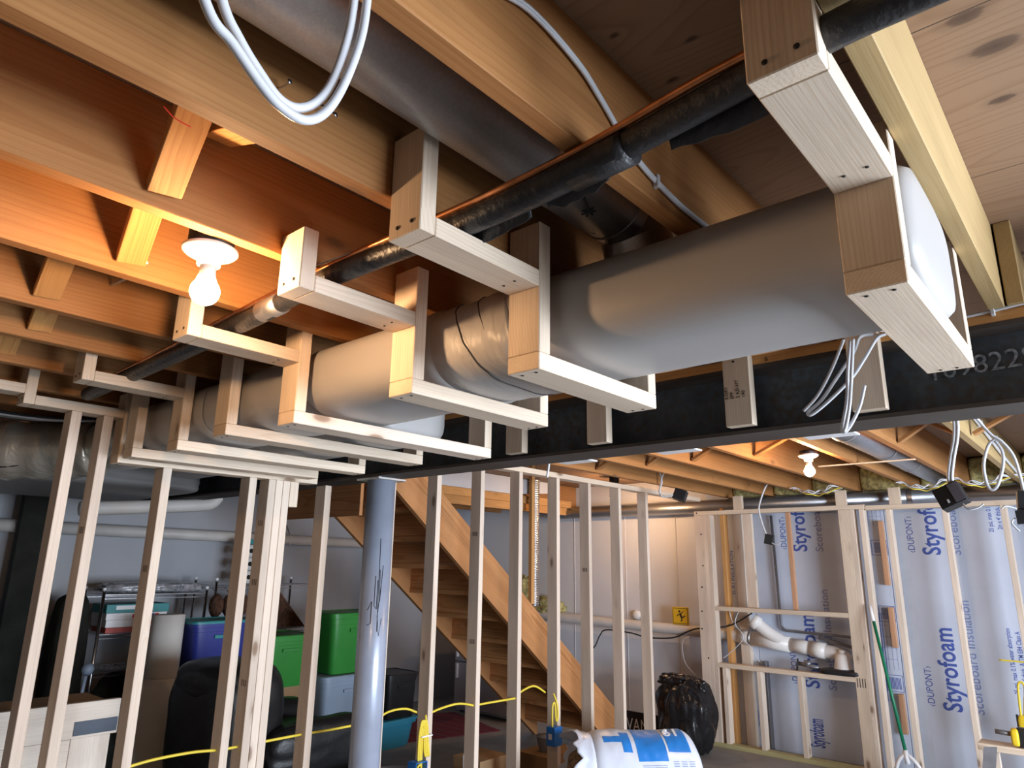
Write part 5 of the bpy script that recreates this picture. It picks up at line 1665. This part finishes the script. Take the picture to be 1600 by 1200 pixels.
# broom
t = thing('green_broom', 'green handled broom with a white head leaning on far studs', 'broom')
tube('handle', [(6.44, 1.672, -0.40), (6.20, 1.49, -1.31)], 0.0125, BROOMGREEN, t, 12, False)
tube('handle_grip', [(6.4725, 1.697, -0.28), (6.44, 1.672, -0.402)], 0.0135, WHITEPL, t, 12, False)
tube('head_yoke', [(6.19, 1.57, -1.44), (6.19, 1.54, -1.36), (6.20, 1.49, -1.32), (6.19, 1.43, -1.36), (6.19, 1.38, -1.44)], 0.014, WHITEPL, t, 10)
tube('socket', [(6.205, 1.495, -1.29), (6.19, 1.482, -1.38)], 0.018, WHITEPL, t, 12, False)
prism('bristles', [(1.33, -1.578), (1.62, -1.578), (1.58, -1.42), (1.37, -1.42)], 'x', 6.165, 6.215, TEALLID, t)

# low shelf with driver and saw at the outer edge
t = thing('makeshift_table', 'pale wooden board table in front of the far wall, tool on it', 'table')
box('table_top', (5.45, 5.60), (-0.2, 0.90), (-1.06, -1.022), SPRUCE, t, 'y')
box('leg', (5.5, 5.538), (0.80, 0.889), (FL, -1.061), STUD, t, 'z')
box('leg', (5.5, 5.538), (-0.18, -0.10), (FL, -1.061), STUD, t, 'z')
t = thing('cordless_driver', 'black and yellow cordless driver lying on the board table', 'tool')
blob('driver_body', (5.50, 0.665, -0.965), (0.09, 0.07, 0.11), BLACKPL, t, 4)
blob('yellow_shell', (5.485, 0.70, -0.965), (0.085, 0.045, 0.10), TOOLYEL, t, 4)
tube('driver_grip', [(5.50, 0.66, -0.97), (5.50, 0.50, -0.985)], 0.027, BLACKPL, t, 14, False)
tube('driver_chuck', [(5.48, 0.72, -0.95), (5.47, 0.80, -0.945)], 0.014, PINKSHADE, t, 12, False)
t = thing('hand_saw', 'grey hand saw with a dark lettered band leaning on the table', 'saw')
prism('saw_blade', [(0.86, -1.03), (0.79, -1.02), (0.86, -1.40), (0.93, -1.40)], 'x', 5.395, 5.398, plain('saw_grey', (0.32, 0.32, 0.35), 0.4, 0.3), t)
prism('dark_band', [(0.86, -1.15), (0.812, -1.14), (0.86, -1.40), (0.905, -1.40)], 'x', 5.390, 5.3945, BLACKPL, t)
lettering('band_lettering', 'CRAFTSMAN', 0.05, (5.3895, 0.873, -1.36), (0, -0.18, 1), (0, 1, 0.18), INKWHITE, t, sx=0.7)
t = thing('folded_yellow_tool', 'yellow and black clamp hanging by the stud beside the table', 'clamp')
blob('clamp_body', (6.44, 0.75, -1.05), (0.05, 0.085, 0.14), TOOLYEL, t, 4)
box('clamp_rail', (6.425, 6.435), (0.785, 0.80), (-1.16, -0.98), BLACKPL, t)
box('clamp_rail', (6.425, 6.435), (0.70, 0.715), (-1.16, -0.98), BLACKPL, t)
t = thing('yellow_cord_loop', 'yellow cord looped on the far stud above the driver', 'cord')
tube('cord_loop', [(6.43, 0.77, -1.0), (6.43, 0.76, -0.80), (6.43, 0.74, -0.76), (6.43, 0.72, -0.79), (6.43, 0.735, -0.9), (6.43, 0.75, -1.0)], 0.008, YCABLE, t, 8)
tube('cord_run', [(6.43, 0.85, -0.62), (6.43, 0.6, -0.62), (6.43, 0.2, -0.60), (6.43, -0.3, -0.60)], 0.006, YCABLE, t, 8)

# ---------------------------------------------------------------- put every thing's origin at its base
bpy.context.view_layer.update()
for t in THINGS:
    ch = [o for o in bpy.data.objects if o.parent is t]
    pts = [o.matrix_world @ Vector(c) for o in ch for c in o.bound_box]
    if not pts:
        continue
    lo = Vector([min(p[i] for p in pts) for i in range(3)])
    hi = Vector([max(p[i] for p in pts) for i in range(3)])
    base = Vector(((lo.x + hi.x) / 2, (lo.y + hi.y) / 2, lo.z))
    t.location = base
    for o in ch:
        o.location = o.location - base
